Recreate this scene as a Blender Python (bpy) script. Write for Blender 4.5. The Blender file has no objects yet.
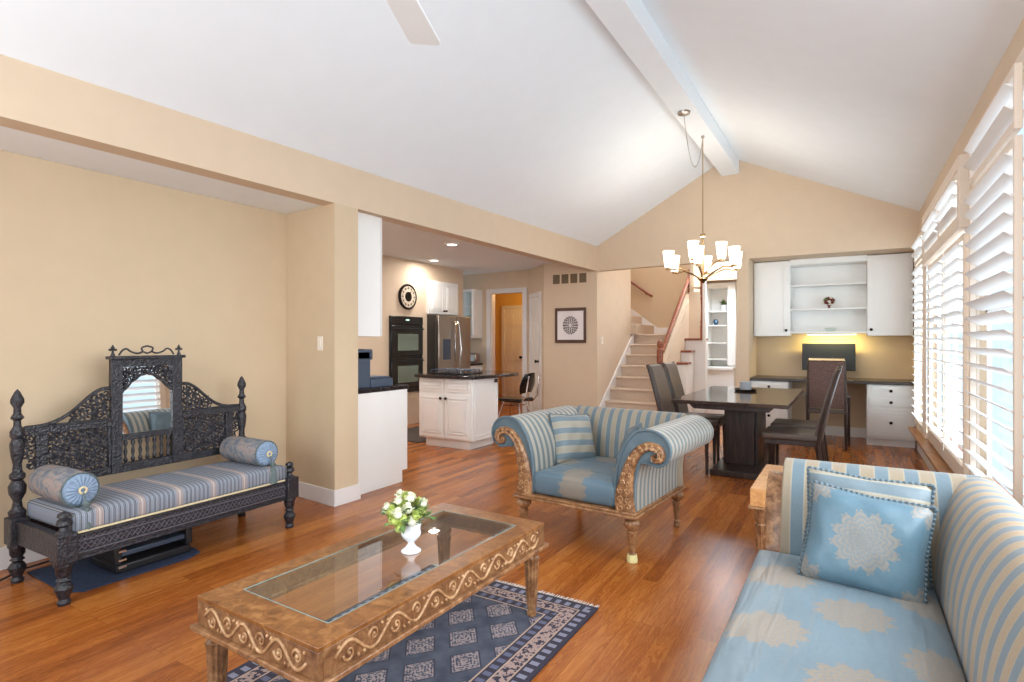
import bpy, bmesh, math, random
from mathutils import Vector, Matrix
C = bpy.context.scene
PI = math.pi
random.seed(7)

# ------------------------------------------------------------------ camera
cam_d = bpy.data.cameras.new('camera'); cam = bpy.data.objects.new('camera', cam_d)
C.collection.objects.link(cam); C.camera = cam
cam.location = (0, 0, 1.33); cam.rotation_euler = (PI/2, 0, math.radians(30.89))
cam_d.sensor_width = 36; cam_d.lens = 565/1024*36; cam_d.clip_start = .05
# ------------------------------------------------------------------ colour management, sky
C.view_settings.view_transform = 'Standard'; C.view_settings.look = 'None'
C.view_settings.gamma = 1; C.view_settings.use_curve_mapping = False
C.view_settings.exposure = 0.10
C.cycles.use_denoising = True
C.cycles.max_bounces = 10; C.cycles.diffuse_bounces = 6; C.cycles.transparent_max_bounces = 16
C.cycles.sample_clamp_indirect = 6
w = bpy.data.worlds.new('World'); C.world = w; w.use_nodes = True
bg = w.node_tree.nodes['Background']; bg.inputs[0].default_value = (.70, .86, 1, 1); bg.inputs[1].default_value = 1.2

def area(name, loc, rot, sx, sy, power, col=(1, 1, 1)):
    l = bpy.data.lights.new(name, 'AREA'); l.shape = 'RECTANGLE'; l.size = sx; l.size_y = sy
    l.energy = power; l.color = col
    o = bpy.data.objects.new(name, l); C.collection.objects.link(o)
    o.location = loc; o.rotation_euler = rot; return o
def point(name, loc, power, col=(1, 1, 1), r=.05):
    l = bpy.data.lights.new(name, 'POINT'); l.energy = power; l.color = col; l.shadow_soft_size = r
    o = bpy.data.objects.new(name, l); C.collection.objects.link(o); o.location = loc; return o
def sun(name, rot, strength, ang, col):
    l = bpy.data.lights.new(name, 'SUN'); l.energy = strength; l.angle = math.radians(ang); l.color = col
    o = bpy.data.objects.new(name, l); C.collection.objects.link(o); o.rotation_euler = rot; return o
# soft bright sky light falling on the window side of the house
sun('hazy_sun', (0, math.radians(58), math.radians(-12)), 5.0, 70, (.93, .97, 1))
# unseen fills added behind and beside the camera, then daylight at the shuttered windows
area('rear_fill', (-1.4, -2.45, 1.75), (math.radians(97), 0, 0), 4.2, 2.7, 66, (.90, .96, 1))  # added fill panel behind the camera, brightens the whole room
area('side_fill', (1.0, 1.8, 1.6), (0, math.radians(90), 0), 2.0, 2.9, 50, (.88, .95, 1))  # added fill panel outside the unseen side opening
area('ceiling_fill', (-2.3, -1.2, 1.9), (math.radians(122), 0, math.radians(-24)), 1.6, 1.2, 62, (.90, .96, 1))  # added up-aimed fill behind the camera, brightens the ceiling
area('middle_window_daylight', (.82, 6.0, 1.45), (0, math.radians(90), 0), 2.1, 2.1, 42, (.86, .96, 1))
area('far_window_daylight', (.82, 7.83, 1.45), (0, math.radians(90), 0), 2.1, .92, 22, (.86, .96, 1))
area('stairwell_fill', (-3.0, 10.1, 4.1), (0, 0, 0), 1.6, 1.4, 34, (1, .96, .94))  # unseen overhead panel added to light the stairs
area('reading_nook_daylight', (-1.55, 9.9, 2.9), (0, 0, 0), .8, .8, 60, (.70, .85, 1))
point('hall_warm_light', (-5.4, 9.75, 2.3), 16, (1, .62, .22), .1)  # unseen warm point light for the hall, no fixture modelled

# ------------------------------------------------------------------ mesh builder
class G:
    def __init__(s): s.v = []; s.f = []
    def add(s, vs, fs, M=None):
        b = len(s.v)
        s.v += [tuple(M @ Vector(p)) if M is not None else tuple(p) for p in vs]
        s.f += [tuple(b+i for i in f) for f in fs]; return s
    def box(s, x0, x1, y0, y1, z0, z1, M=None):
        vs = [(x, y, z) for z in (z0, z1) for y in (y0, y1) for x in (x0, x1)]
        return s.add(vs, [(0, 2, 3, 1), (4, 5, 7, 6), (0, 1, 5, 4), (2, 6, 7, 3), (0, 4, 6, 2), (1, 3, 7, 5)], M)
    def prism(s, poly, axis, a, b, M=None):
        # poly in the two other axes: x->(y,z)  y->(x,z)  z->(x,y)
        ar = sum(poly[i][0]*poly[(i+1) % len(poly)][1]-poly[(i+1) % len(poly)][0]*poly[i][1] for i in range(len(poly)))
        if ar < 0: poly = poly[::-1]
        if axis == 'y': poly = poly[::-1]
        P = {'x': lambda u, w_, t: (t, u, w_), 'y': lambda u, w_, t: (u, t, w_), 'z': lambda u, w_, t: (u, w_, t)}[axis]
        n = len(poly); lo, hi = min(a, b), max(a, b)
        vs = [P(u, w_, lo) for u, w_ in poly]+[P(u, w_, hi) for u, w_ in poly]
        fs = [tuple(range(n))[::-1], tuple(range(n, 2*n))]+[(i, (i+1) % n, n+(i+1) % n, n+i) for i in range(n)]
        return s.add(vs, fs, M)
    def tube(s, pts, r, n=8, M=None, closed=False, flat=1.0):
        pts = [Vector(p) for p in pts]; m = len(pts)
        if not isinstance(r, (list, tuple)): r = [r]*m
        vs = []; up = None
        for i in range(m):
            if closed: t = pts[(i+1) % m]-pts[i-1]
            else: t = pts[min(i+1, m-1)]-pts[max(i-1, 0)]
            if t.length < 1e-9: t = Vector((0, 0, 1))
            t.normalize()
            if up is None:
                up = Vector((0, 0, 1)) if abs(t.z) < .9 else Vector((1, 0, 0))
            a = up-t*up.dot(t)
            if a.length < 1e-6: a = t.orthogonal()
            a.normalize(); up = a; bq = t.cross(a)
            for k in range(n):
                q = 2*PI*k/n
                vs.append(pts[i]+(a*math.cos(q)+bq*math.sin(q)*flat)*r[i])
        fs = []
        for i in range(m if closed else m-1):
            j = (i+1) % m
            for k in range(n):
                fs.append((i*n+k, i*n+(k+1) % n, j*n+(k+1) % n, j*n+k))
        if not closed: fs += [tuple(range(n))[::-1], tuple((m-1)*n+k for k in range(n))]
        return s.add(vs, fs, M)
    def lathe(s, prof, c=(0, 0, 0), n=20, M=None, flute=0, fr=(0, 0), caps=True):
        vs = []; m = len(prof)
        for r, z in prof:
            for k in range(n):
                q = 2*PI*k/n; rr = r
                if flute and fr[0] <= z <= fr[1]: rr = r*(1-.13*(k % 2))
                vs.append((c[0]+rr*math.cos(q), c[1]+rr*math.sin(q), c[2]+z))
        fs = [(i*n+k, i*n+(k+1) % n, (i+1)*n+(k+1) % n, (i+1)*n+k) for i in range(m-1) for k in range(n)]
        if caps: fs += [tuple(range(n))[::-1], tuple((m-1)*n+k for k in range(n))]
        return s.add(vs, fs, M)
    def ball(s, c, r, n=10, m=6, sq=(1, 1, 1), M=None):
        vs = []; 
        for i in range(1, m):
            a = PI*i/m
            for k in range(n):
                q = 2*PI*k/n
                vs.append((c[0]+r*sq[0]*math.sin(a)*math.cos(q), c[1]+r*sq[1]*math.sin(a)*math.sin(q), c[2]-r*sq[2]*math.cos(a)))
        vs += [(c[0], c[1], c[2]-r*sq[2]), (c[0], c[1], c[2]+r*sq[2])]
        fs = [(i*n+k, i*n+(k+1) % n, (i+1)*n+(k+1) % n, (i+1)*n+k) for i in range(m-2) for k in range(n)]
        b = (m-1)*n
        fs += [(b, (k+1) % n, k) for k in range(n)]+[(b+1, (m-2)*n+k, (m-2)*n+(k+1) % n) for k in range(n)]
        return s.add(vs, fs, M)
    def build(s, name, m, parent=None, bev=0, seg=2, smooth=True, ang=35, sub=0, loc=None):
        me = bpy.data.meshes.new(name); me.from_pydata(s.v, [], s.f); me.update()
        o = bpy.data.objects.new(name, me); C.collection.objects.link(o)
        for x in (m if isinstance(m, (list, tuple)) else [m]): me.materials.append(x)
        if smooth:
            me.shade_smooth(); me.set_sharp_from_angle(angle=math.radians(ang))
        if bev:
            b = o.modifiers.new('bevel', 'BEVEL'); b.width = bev; b.segments = seg; b.limit_method = 'ANGLE'; b.angle_limit = math.radians(40)
        if sub:
            b = o.modifiers.new('sub', 'SUBSURF'); b.levels = sub; b.render_levels = sub
        if parent: o.parent = parent
        if loc: o.location = loc
        return o

def thing(name, label, cat, loc=(0, 0, 0), rz=0, group=None):
    o = bpy.data.objects.new(name, None); C.collection.objects.link(o); o.empty_display_size = .1
    o.location = loc; o.rotation_euler = (0, 0, rz); o['label'] = label; o['category'] = cat
    if group: o['group'] = group
    return o
def tag(o, label, cat, group=None):
    o['label'] = label; o['category'] = cat
    if group: o['group'] = group
    return o
def struct(g, name, m, label=None, cat=None, **k):
    o = g.build(name, m, smooth=k.pop('smooth', False), **k); o['kind'] = 'structure'
    o['label'] = label or name.replace('_', ' '); o['category'] = cat or name.split('_')[0]
    return o
def copy_tree(o, parent=None):
    c = o.copy(); C.collection.objects.link(c)
    if parent: c.parent = parent
    for ch in list(o.children): copy_tree(ch, c)
    return c
def rot_at(p, axis, ang):
    return Matrix.Translation(p) @ Matrix.Rotation(ang, 4, axis) @ Matrix.Translation(-Vector(p))

# ------------------------------------------------------------------ materials
def srgb(r, g, b):
    f = lambda c: (c/255/12.92) if c/255 <= .04045 else ((c/255+.055)/1.055)**2.4
    return (f(r), f(g), f(b), 1)
class NT:
    def __init__(s, name):
        s.m = bpy.data.materials.new(name); s.m.use_nodes = True
        s.t = s.m.node_tree; s.n = s.t.nodes; s.p = s.n['Principled BSDF']; s.out = s.n['Material Output']
    def L(s, a, b): s.t.links.new(a, b)
    def node(s, ty, **k):
        x = s.n.new(ty)
        for a, b in k.items(): setattr(x, a, b)
        return x
    def m_(s, op, a, b=0.0, c=None):
        x = s.n.new('ShaderNodeMath'); x.operation = op
        for i, v in enumerate((a, b) if c is None else (a, b, c)):
            if isinstance(v, (int, float)): x.inputs[i].default_value = v
            else: s.L(v, x.inputs[i])
        return x.outputs[0]
    def coord(s, which='Object', scale=(1, 1, 1), loc=(0, 0, 0), rot=(0, 0, 0)):
        t = s.n.new('ShaderNodeTexCoord'); mp = s.n.new('ShaderNodeMapping')
        mp.inputs['Scale'].default_value = scale; mp.inputs['Location'].default_value = loc; mp.inputs['Rotation'].default_value = rot
        s.L(t.outputs[which], mp.inputs[0]); return mp.outputs[0]
    def noise(s, v, scale, detail=3, rough=.5, dist=0):
        x = s.n.new('ShaderNodeTexNoise'); s.L(v, x.inputs['Vector'])
        x.inputs['Scale'].default_value = scale; x.inputs['Detail'].default_value = detail
        x.inputs['Roughness'].default_value = rough; x.inputs['Distortion'].default_value = dist
        return x.outputs[0]
    def ramp(s, f, stops):
        x = s.n.new('ShaderNodeValToRGB'); e = x.color_ramp.elements
        while len(e) < len(stops): e.new(.5)
        for i, (p, c) in enumerate(stops):
            e[i].position = p; e[i].color = c
        s.L(f, x.inputs[0]); return x.outputs[0]
    def mix(s, f, a, b, ty='MIX'):
        x = s.n.new('ShaderNodeMix'); x.data_type = 'RGBA'; x.blend_type = ty
        for i, v in ((0, f), (6, a), (7, b)):
            if isinstance(v, (int, float)): x.inputs[i].default_value = v
            elif isinstance(v, tuple): x.inputs[i].default_value = v
            else: s.L(v, x.inputs[i])
        return x.outputs[2]
    def xyz(s, v):
        x = s.n.new('ShaderNodeSeparateXYZ'); s.L(v, x.inputs[0]); return x.outputs
    def col(s, c):
        if isinstance(c, tuple): s.p.inputs['Base Color'].default_value = c
        else: s.L(c, s.p.inputs['Base Color'])
    def bump(s, h, strength=.3, dist=.01):
        b = s.n.new('ShaderNodeBump'); b.inputs['Strength'].default_value = strength; b.inputs['Distance'].default_value = dist
        s.L(h, b.inputs['Height']); s.L(b.outputs[0], s.p.inputs['Normal'])
    def rough(s, r, metal=0, spec=.5):
        s.p.inputs['Roughness'].default_value = r; s.p.inputs['Metallic'].default_value = metal
        s.p.inputs['Specular IOR Level'].default_value = spec; return s

def plain(name, c, r=.5, metal=0, spec=.5, vary=.06, vs=6, bump=0, bs=80):
    t = NT(name); t.rough(r, metal, spec); v = t.coord()
    n = t.noise(v, vs, 3)
    lo = tuple(x*(1-vary) for x in c[:3])+(1,); hi = tuple(min(1, x*(1+vary)) for x in c[:3])+(1,)
    t.col(t.ramp(n, [(.3, lo), (.7, hi)]))
    if bump: t.bump(t.noise(v, bs, 4), bump, .004)
    return t.m
def emit(name, c, s):
    t = NT(name); t.p.inputs['Emission Color'].default_value = c; t.p.inputs['Emission Strength'].default_value = s
    t.col(c); return t.m
def wood(name, dark, mid, light, scale=1, axis='y', r=.35, contrast=1, spec=.5):
    t = NT(name); t.rough(r, 0, spec)
    sc = {'x': (1.2, 14, 14), 'y': (14, 1.2, 14), 'z': (14, 14, 1.2)}[axis]
    v = t.coord(scale=tuple(a*scale for a in sc))
    n = t.noise(v, 2.2, 6, .62, 1.2)
    t.col(t.ramp(n, [(.28, dark), (.5, mid), (.74, light)]))
    t.bump(n, .12, .002); return t.m

M = {}
M['wall'] = plain('wall_beige', srgb(212, 190, 164), .8, vary=.02, bump=.05)
M['wall_l'] = plain('wall_tan', srgb(204, 182, 152), .8, vary=.02, bump=.05)
M['ceil'] = plain('ceiling_white', srgb(236, 241, 245), .9, vary=.01, bump=.05)
M['white'] = plain('white_paint', srgb(238, 237, 234), .4, vary=.01)
M['trimw'] = plain('trim_white', srgb(226, 222, 220), .45, vary=.015)
M['shutter'] = plain('shutter_white', srgb(244, 243, 242), .45, vary=.01)
M['shframe'] = plain('shutter_frame_cream', srgb(232, 216, 200), .45, vary=.01)
M['yellow'] = plain('wall_ochre', srgb(220, 178, 100), .8, vary=.02)
M['carpet'] = plain('stair_carpet', srgb(205, 184, 164), .95, vary=.1, vs=60, bump=.5, bs=220)
M['steel'] = plain('brushed_steel', srgb(175, 168, 160), .28, 1, vary=.05)
M['chrome'] = plain('polished_chrome', srgb(215, 215, 218), .12, 1, vary=.01)
M['brass'] = plain('warm_brass', srgb(190, 160, 120), .25, 1, vary=.04)
M['black'] = plain('black_enamel', srgb(22, 21, 22), .18, vary=.05)
M['blackm'] = plain('black_plastic', srgb(28, 28, 31), .45, vary=.05)
M['knob'] = plain('dark_bronze_knob', srgb(45, 36, 30), .35, .8)
M['granite'] = None
t = NT('dark_granite'); t.rough(.12); v = t.coord()
t.col(t.ramp(t.noise(v, 90, 5, .7), [(.4, srgb(25, 22, 24)), (.6, srgb(58, 50, 50)), (.75, srgb(120, 105, 100))])); M['granite'] = t.m
M['leather'] = plain('brown_leather', srgb(92, 78, 70), .38, vary=.08, vs=12, bump=.15, bs=140)
M['dwood'] = wood('espresso_wood', srgb(36, 26, 24), srgb(58, 43, 38), srgb(82, 62, 54), axis='z', r=.3)
M['dtop'] = wood('table_top_espresso', srgb(48, 38, 36), srgb(66, 53, 48), srgb(84, 70, 62), axis='y', r=.1, spec=.8)
M['rail'] = wood('cherry_handrail', srgb(92, 42, 22), srgb(140, 72, 40), srgb(172, 98, 60), axis='y', r=.3)
M['ebony'] = plain('carved_ebony', srgb(38, 37, 44), .42, vary=.35, vs=60, bump=.9, bs=95)
t = NT('carved_ebony'); t.rough(.4); v = t.coord()
vo = t.node('ShaderNodeTexVoronoi'); t.L(v, vo.inputs['Vector']); vo.inputs['Scale'].default_value = 75
t.col(t.ramp(t.noise(v, 45, 4, .6), [(.35, srgb(24, 23, 28)), (.55, srgb(42, 40, 46)), (.75, srgb(70, 68, 74))]))
t.bump(vo.outputs['Distance'], .5, .007); M['ebony'] = t.m
M['mat'] = plain('navy_mat', srgb(40, 52, 78), .95, vary=.25, vs=50, bump=.4, bs=200)
M['glassd'] = None
def gildwood(name, a, b, c, bump=.5):
    t = NT(name); t.rough(.36); v = t.coord()
    n = t.noise(v, 26, 6, .65, .6)
    t.col(t.ramp(n, [(.3, a), (.5, b), (.7, c)])); t.bump(t.noise(v, 60, 4), bump, .006); return t.m
M['gilt'] = gildwood('gilded_brown_wood', srgb(92, 58, 36), srgb(140, 98, 64), srgb(182, 140, 100))
M['giltl'] = gildwood('gilded_scroll_wood', srgb(132, 92, 60), srgb(174, 132, 92), srgb(212, 176, 134), .2)
M['burl'] = gildwood('burl_veneer', srgb(96, 56, 26), srgb(132, 84, 42), srgb(164, 114, 66), .08)
M['endtop'] = gildwood('end_table_veneer', srgb(176, 118, 66), srgb(204, 148, 92), srgb(222, 170, 116), .06)
# floor: oak strips running along the room
t = NT('oak_floor'); t.rough(.26, 0, .5); v = t.coord(rot=(0, 0, PI/2))
br = t.node('ShaderNodeTexBrick'); t.L(v, br.inputs['Vector'])
for k, val in (('Scale', 1), ('Mortar Size', .0011), ('Brick Width', 1.3), ('Row Height', .083), ('Bias', 0), ('Mortar Smooth', .3)): br.inputs[k].default_value = val
br.offset = .37; br.offset_frequency = 3
br.inputs['Color1'].default_value = (0, 0, 0, 1); br.inputs['Color2'].default_value = (1, 1, 1, 1); br.inputs['Mortar'].default_value = (.5, .5, .5, 1)
pl = t.xyz(br.outputs[0])[0]
tc = t.coord(scale=(9, .8, 1)); cx = t.node('ShaderNodeCombineXYZ'); t.L(t.m_('MULTIPLY', pl, 37), cx.inputs[2])
va = t.node('ShaderNodeVectorMath'); va.operation = 'ADD'; t.L(tc, va.inputs[0]); t.L(cx.outputs[0], va.inputs[1])
n1 = t.noise(va.outputs[0], 1.6, 5, .6, 2.4)
wv = t.m_('FRACT', t.m_('MULTIPLY', n1, 9)); grain = t.m_('ABSOLUTE', t.m_('SUBTRACT', wv, .5))
f = t.m_('ADD', t.m_('MULTIPLY', n1, .55), t.m_('ADD', t.m_('MULTIPLY', pl, .25), t.m_('MULTIPLY', grain, .36)))
c1 = t.ramp(f, [(.16, srgb(104, 52, 18)), (.46, srgb(156, 86, 34)), (.78, srgb(198, 126, 58))])
t.col(t.mix(t.m_('MULTIPLY', br.outputs['Fac'], .55), c1, srgb(82, 42, 20)))
t.bump(t.m_('SUBTRACT', f, br.outputs['Fac']), .06, .002)
M['floor'] = t.m
BLUE, BLUEL, TAUPE, BEIGE = srgb(112, 146, 162), srgb(140, 172, 186), srgb(156, 138, 116), srgb(196, 178, 154)
def stripes(name, axis, period=.075, a=srgb(100, 114, 121), b=srgb(150, 138, 120), duty=.5, off=0.):
    t = NT(name); t.rough(.5, 0, .4); v = t.coord(loc=(off, off, off)); o = t.xyz(v)['xyz'.index(axis)]
    fr = t.m_('FRACT', t.m_('DIVIDE', o, period))
    tri = t.m_('ABSOLUTE', t.m_('SUBTRACT', fr, .5))
    c = t.ramp(tri, [(duty*.5-.02, a), (duty*.5+.02, b)])
    edge = t.m_('LESS_THAN', t.m_('ABSOLUTE', t.m_('SUBTRACT', tri, duty*.5)), .03)
    c = t.mix(t.m_('MULTIPLY', edge, .25), c, srgb(206, 190, 160))
    n = t.noise(t.coord(scale=(1, 1, 1)), 160, 2)
    t.col(t.mix(.5, c, t.ramp(n, [(.3, (.8, .8, .8, 1)), (.7, (1, 1, 1, 1))]), 'MULTIPLY'))
    t.p.inputs['Sheen Weight'].default_value = .15
    t.bump(t.noise(t.coord(), 14, 3), .25, .01)
    return t.m
M['str_x'] = stripes('striped_silk_x', 'x', .074)
M['str_y'] = stripes('striped_silk_y', 'y', .062, a=srgb(102, 116, 122), b=srgb(168, 162, 150))
M['str_x_big'] = stripes('striped_silk_wide', 'x', .092, a=srgb(118, 132, 142), b=srgb(172, 148, 118))
M['str_y_big'] = stripes('striped_silk_wide_y', 'y', .10, a=srgb(102, 120, 130), b=srgb(146, 132, 112))
M['str_z'] = stripes('pillow_stripes', 'z', .09, a=srgb(106, 121, 129), b=srgb(152, 144, 129))
def damask(name, s=.42, off=(0, 0), axes=(0, 1), base=srgb(128, 164, 186), mot=srgb(166, 146, 124), R=.22, fold=True):
    t = NT(name); t.rough(.42, 0, .5); o = t.xyz(t.coord()); fine = t.noise(t.coord(), 70, 3)
    cc = [o[axes[0]], t.m_('SUBTRACT', o[1], o[2]) if fold else o[axes[1]]]
    masks = []; shade_ = None
    for sh in (0, .5):
        u, w_ = [t.m_('SUBTRACT', t.m_('FRACT', t.m_('ADD', t.m_('DIVIDE', cc[i], s), off[i]+sh+.5)), .5) for i in (0, 1)]
        r = t.m_('SQRT', t.m_('ADD', t.m_('MULTIPLY', u, u), t.m_('MULTIPLY', w_, w_)))
        th = t.m_('ARCTAN2', w_, u)
        pet = t.m_('MULTIPLY', t.m_('ABSOLUTE', t.m_('SINE', t.m_('MULTIPLY', th, 6))), R*.34)
        jag = t.m_('ADD', t.m_('MULTIPLY', t.m_('SINE', t.m_('MULTIPLY', th, 40)), R*.05), t.m_('MULTIPLY', t.m_('SUBTRACT', fine, .5), R*.12))
        inside = t.m_('LESS_THAN', r, t.m_('ADD', R, t.m_('ADD', pet, jag)))
        ring = t.m_('SINE', t.m_('ADD', t.m_('MULTIPLY', r, 55/R*.5), t.m_('MULTIPLY', t.m_('ABSOLUTE', t.m_('SINE', t.m_('MULTIPLY', th, 6))), -5)))
        lace = t.m_('GREATER_THAN', ring, -.55)
        masks.append(t.m_('MULTIPLY', inside, t.m_('ADD', .45, t.m_('MULTIPLY', lace, .55))))
    mk = t.m_('MAXIMUM', masks[0], masks[1])
    nb = t.noise(t.coord(), 3, 2)
    bcol = t.ramp(nb, [(.3, tuple(x*.9 for x in base[:3])+(1,)), (.7, tuple(min(1, x*1.1) for x in base[:3])+(1,))])
    c = t.mix(t.m_('MULTIPLY', mk, .9), bcol, mot)
    t.col(t.mix(.5, c, t.ramp(fine, [(.3, (.85, .85, .85, 1)), (.7, (1, 1, 1, 1))]), 'MULTIPLY'))
    t.p.inputs['Sheen Weight'].default_value = .1
    t.bump(t.noise(t.coord(scale=(1, 6, 1), rot=(0, 0, .35)), 2.4, 2, .5, .4), .6, .035); return t.m
M['dam'] = damask('blue_damask', .44, (.1, .2), base=srgb(112, 131, 142), mot=srgb(148, 133, 117), R=.195)
M['dam_chair'] = damask('blue_damask_chair', .46, (0, .76), base=srgb(88, 111, 125), mot=srgb(142, 127, 108), R=.17)
M['dam_pil'] = damask('damask_pillow', .40, (0, 0), (0, 2), base=srgb(88, 117, 132), mot=srgb(136, 130, 122), R=.20, fold=False)
M['blue'] = plain('plain_blue_silk', srgb(86, 103, 112), .5, vary=.14, vs=14, bump=.5, bs=40)
# daybed ticking
t = NT('daybed_ticking'); t.rough(.8); o = t.xyz(t.coord())
def band(p, w0): return t.m_('LESS_THAN', t.m_('ABSOLUTE', t.m_('SUBTRACT', t.m_('FRACT', t.m_('DIVIDE', o[1], p)), .5)), w0)
c = t.mix(band(.026, .22), srgb(126, 134, 148), srgb(88, 94, 106))
c = t.mix(t.m_('MULTIPLY', band(.21, .09), .9), c, srgb(156, 138, 136)); c = t.mix(band(.21, .015), c, srgb(190, 180, 168))
c = t.mix(t.m_('MULTIPLY', band(.0087, .12), .5), c, srgb(186, 186, 186)); t.col(c); t.bump(t.noise(t.coord(), 9, 3), .3, .01); M['tick'] = t.m
t = NT('bolster_brocade'); t.rough(.8); v = t.coord()
c = t.ramp(t.noise(v, 17, 3, .5, 1), [(.38, srgb(104, 112, 124)), (.5, srgb(138, 136, 138)), (.58, srgb(158, 140, 132)), (.72, srgb(116, 120, 128))])
wv = t.m_('LESS_THAN', t.m_('FRACT', t.m_('MULTIPLY', t.xyz(v)[1], 40)), .3)
t.col(t.mix(t.m_('MULTIPLY', wv, .25), c, srgb(90, 96, 110))); t.bump(t.noise(v, 120, 2), .3, .004); M['broc'] = t.m
M['cream_trim'] = plain('cream_braid', srgb(214, 198, 160), .8, vary=.08, vs=60)
M['tassel'] = plain('grey_green_tassel', srgb(92, 104, 104), .8, vary=.2, vs=90)
M['cap_blue'] = plain('bolster_cap_blue', srgb(128, 148, 172), .7, vary=.15, vs=40, bump=.4, bs=50)
# rug
t = NT('navy_rug'); t.rough(.95); o = t.xyz(t.coord())
HX, HY = .53, 1.02
dx = t.m_('SUBTRACT', HX, t.m_('ABSOLUTE', o[0])); dy = t.m_('SUBTRACT', HY, t.m_('ABSOLUTE', o[1])); dd = t.m_('MINIMUM', dx, dy)
u = t.m_('SUBTRACT', t.m_('FRACT', t.m_('DIVIDE', o[0], .24)), .5); w2 = t.m_('SUBTRACT', t.m_('FRACT', t.m_('DIVIDE', o[1], .30)), .5)
dia = t.m_('ADD', t.m_('ABSOLUTE', u), t.m_('ABSOLUTE', w2))
u2 = t.m_('SUBTRACT', t.m_('FRACT', t.m_('ADD', t.m_('DIVIDE', o[0], .24), .5)), .5); w3 = t.m_('SUBTRACT', t.m_('FRACT', t.m_('ADD', t.m_('DIVIDE', o[1], .30), .5)), .5)
dia2 = t.m_('ADD', t.m_('ABSOLUTE', u2), t.m_('ABSOLUTE', w3))
dm = t.m_('MINIMUM', dia, dia2)
fine = t.noise(t.coord(), 85, 2, .5)
mot = t.m_('MULTIPLY', t.m_('LESS_THAN', dm, .32), t.m_('GREATER_THAN', t.m_('ADD', t.m_('MULTIPLY', t.m_('SINE', t.m_('MULTIPLY', dm, 90)), .08), fine), .49))
fld = t.mix(mot, t.ramp(t.noise(t.coord(), 12, 3), [(.3, srgb(56, 60, 76)), (.7, srgb(84, 88, 102))]), srgb(150, 134, 134))
fld = t.mix(t.m_('MULTIPLY', t.m_('LESS_THAN', t.m_('ABSOLUTE', t.m_('SUBTRACT', dm, .32)), .02), .8), fld, srgb(40, 42, 60))
def bt(lo, hi): return t.m_('MULTIPLY', t.m_('GREATER_THAN', dd, lo), t.m_('LESS_THAN', dd, hi))
al = t.m_('ADD', o[0], o[1])
dash = t.m_('LESS_THAN', t.m_('FRACT', t.m_('MULTIPLY', t.m_('ADD', t.m_('MULTIPLY', t.m_('LESS_THAN', dx, dy), o[1]), t.m_('MULTIPLY', t.m_('LESS_THAN', dy, dx), o[0])), 19)), .5)
c = t.mix(t.m_('LESS_THAN', dd, .20), fld, srgb(52, 48, 62))
c = t.mix(t.m_('MULTIPLY', bt(.075, .135), t.m_('GREATER_THAN', t.noise(t.coord(), 60, 2), .48)), c, srgb(160, 136, 130))
c = t.mix(bt(.135, .143), c, srgb(176, 150, 134)); c = t.mix(bt(.068, .075), c, srgb(176, 150, 134)); c = t.mix(bt(.192, .20), c, srgb(176, 150, 134))
c = t.mix(t.m_('MULTIPLY', bt(.02, .058), dash), c, srgb(128, 128, 146)); c = t.mix(t.m_('MULTIPLY', bt(.15, .185), dash), c, srgb(96, 98, 122))
t.col(c); t.bump(t.noise(t.coord(), 180, 2), .4, .004); M['rug'] = t.m
M['fringe'] = plain('rug_fringe', srgb(198, 188, 178), .95, vary=.1, vs=80)
# glasses
def thin_glass(name, tint, refl=.1, rough=.02):
    t = NT(name); t.n.remove(t.p)
    tr = t.node('ShaderNodeBsdfTransparent'); tr.inputs[0].default_value = tint; K = 1.3 if 'window' not in name else .25
    gl = t.node('ShaderNodeBsdfGlossy'); gl.inputs['Roughness'].default_value = rough; gl.inputs[0].default_value = (1, 1, 1, 1)
    fr = t.node('ShaderNodeFresnel'); fr.inputs[0].default_value = 1.5
    mx = t.node('ShaderNodeMixShader'); gm = t.node('ShaderNodeNewGeometry'); f = t.m_('MULTIPLY', t.m_('MINIMUM', t.m_('ADD', t.m_('MULTIPLY', fr.outputs[0], K), refl), 1), t.m_('SUBTRACT', 1, gm.outputs['Backfacing']))
    t.L(f, mx.inputs[0]); t.L(tr.outputs[0], mx.inputs[1]); t.L(gl.outputs[0], mx.inputs[2]); t.L(mx.outputs[0], t.out.inputs[0]); return t.m
M['tglass'] = thin_glass('table_glass', (.93, .96, .95, 1), .05)
M['wglass'] = thin_glass('window_glass', (.95, .98, 1, 1), 0)
M['mirror'] = plain('mirror_silver', (.92, .93, .93, 1), .01, 1, vary=.001)
M['ovenglass'] = plain('oven_window_glass', srgb(112, 124, 110), .12, vary=.04, vs=3)
t = NT('frosted_shade'); t.rough(.4); t.col((1, .97, .9, 1)); t.p.inputs['Emission Color'].default_value = (1, .90, .74, 1); t.p.inputs['Emission Strength'].default_value = 3.0; M['shade'] = t.m
M['disc'] = emit('recessed_lens', (1, .97, .92, 1), 6)
M['strip'] = emit('under_cabinet_tube', (1, .88, .42, 1), 7)
M['screen'] = plain('monitor_screen', srgb(24, 27, 34), .45, vary=.02)
t = NT('woven_mesh'); t.rough(.8); v = t.coord()
t.col(t.ramp(t.noise(v, 120, 3, .6), [(.4, srgb(74, 54, 50)), (.6, srgb(122, 94, 86))])); M['woven'] = t.m
M['slate'] = plain('slate_blue_plastic', srgb(62, 74, 92), .4, vary=.05)
M['brick'] = None
t = NT('brick_backsplash'); t.rough(.8); b_ = t.node('ShaderNodeTexBrick'); t.L(t.coord(rot=(PI/2, 0, 0)), b_.inputs['Vector'])
for k, val in (('Scale', 1), ('Brick Width', .1), ('Row Height', .035), ('Mortar Size', .003)): b_.inputs[k].default_value = val
b_.inputs[1].default_value = srgb(112, 66, 44); b_.inputs[2].default_value = srgb(146, 96, 66); b_.inputs[3].default_value = srgb(90, 70, 58); t.col(b_.outputs[0]); M['brick'] = t.m
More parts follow.
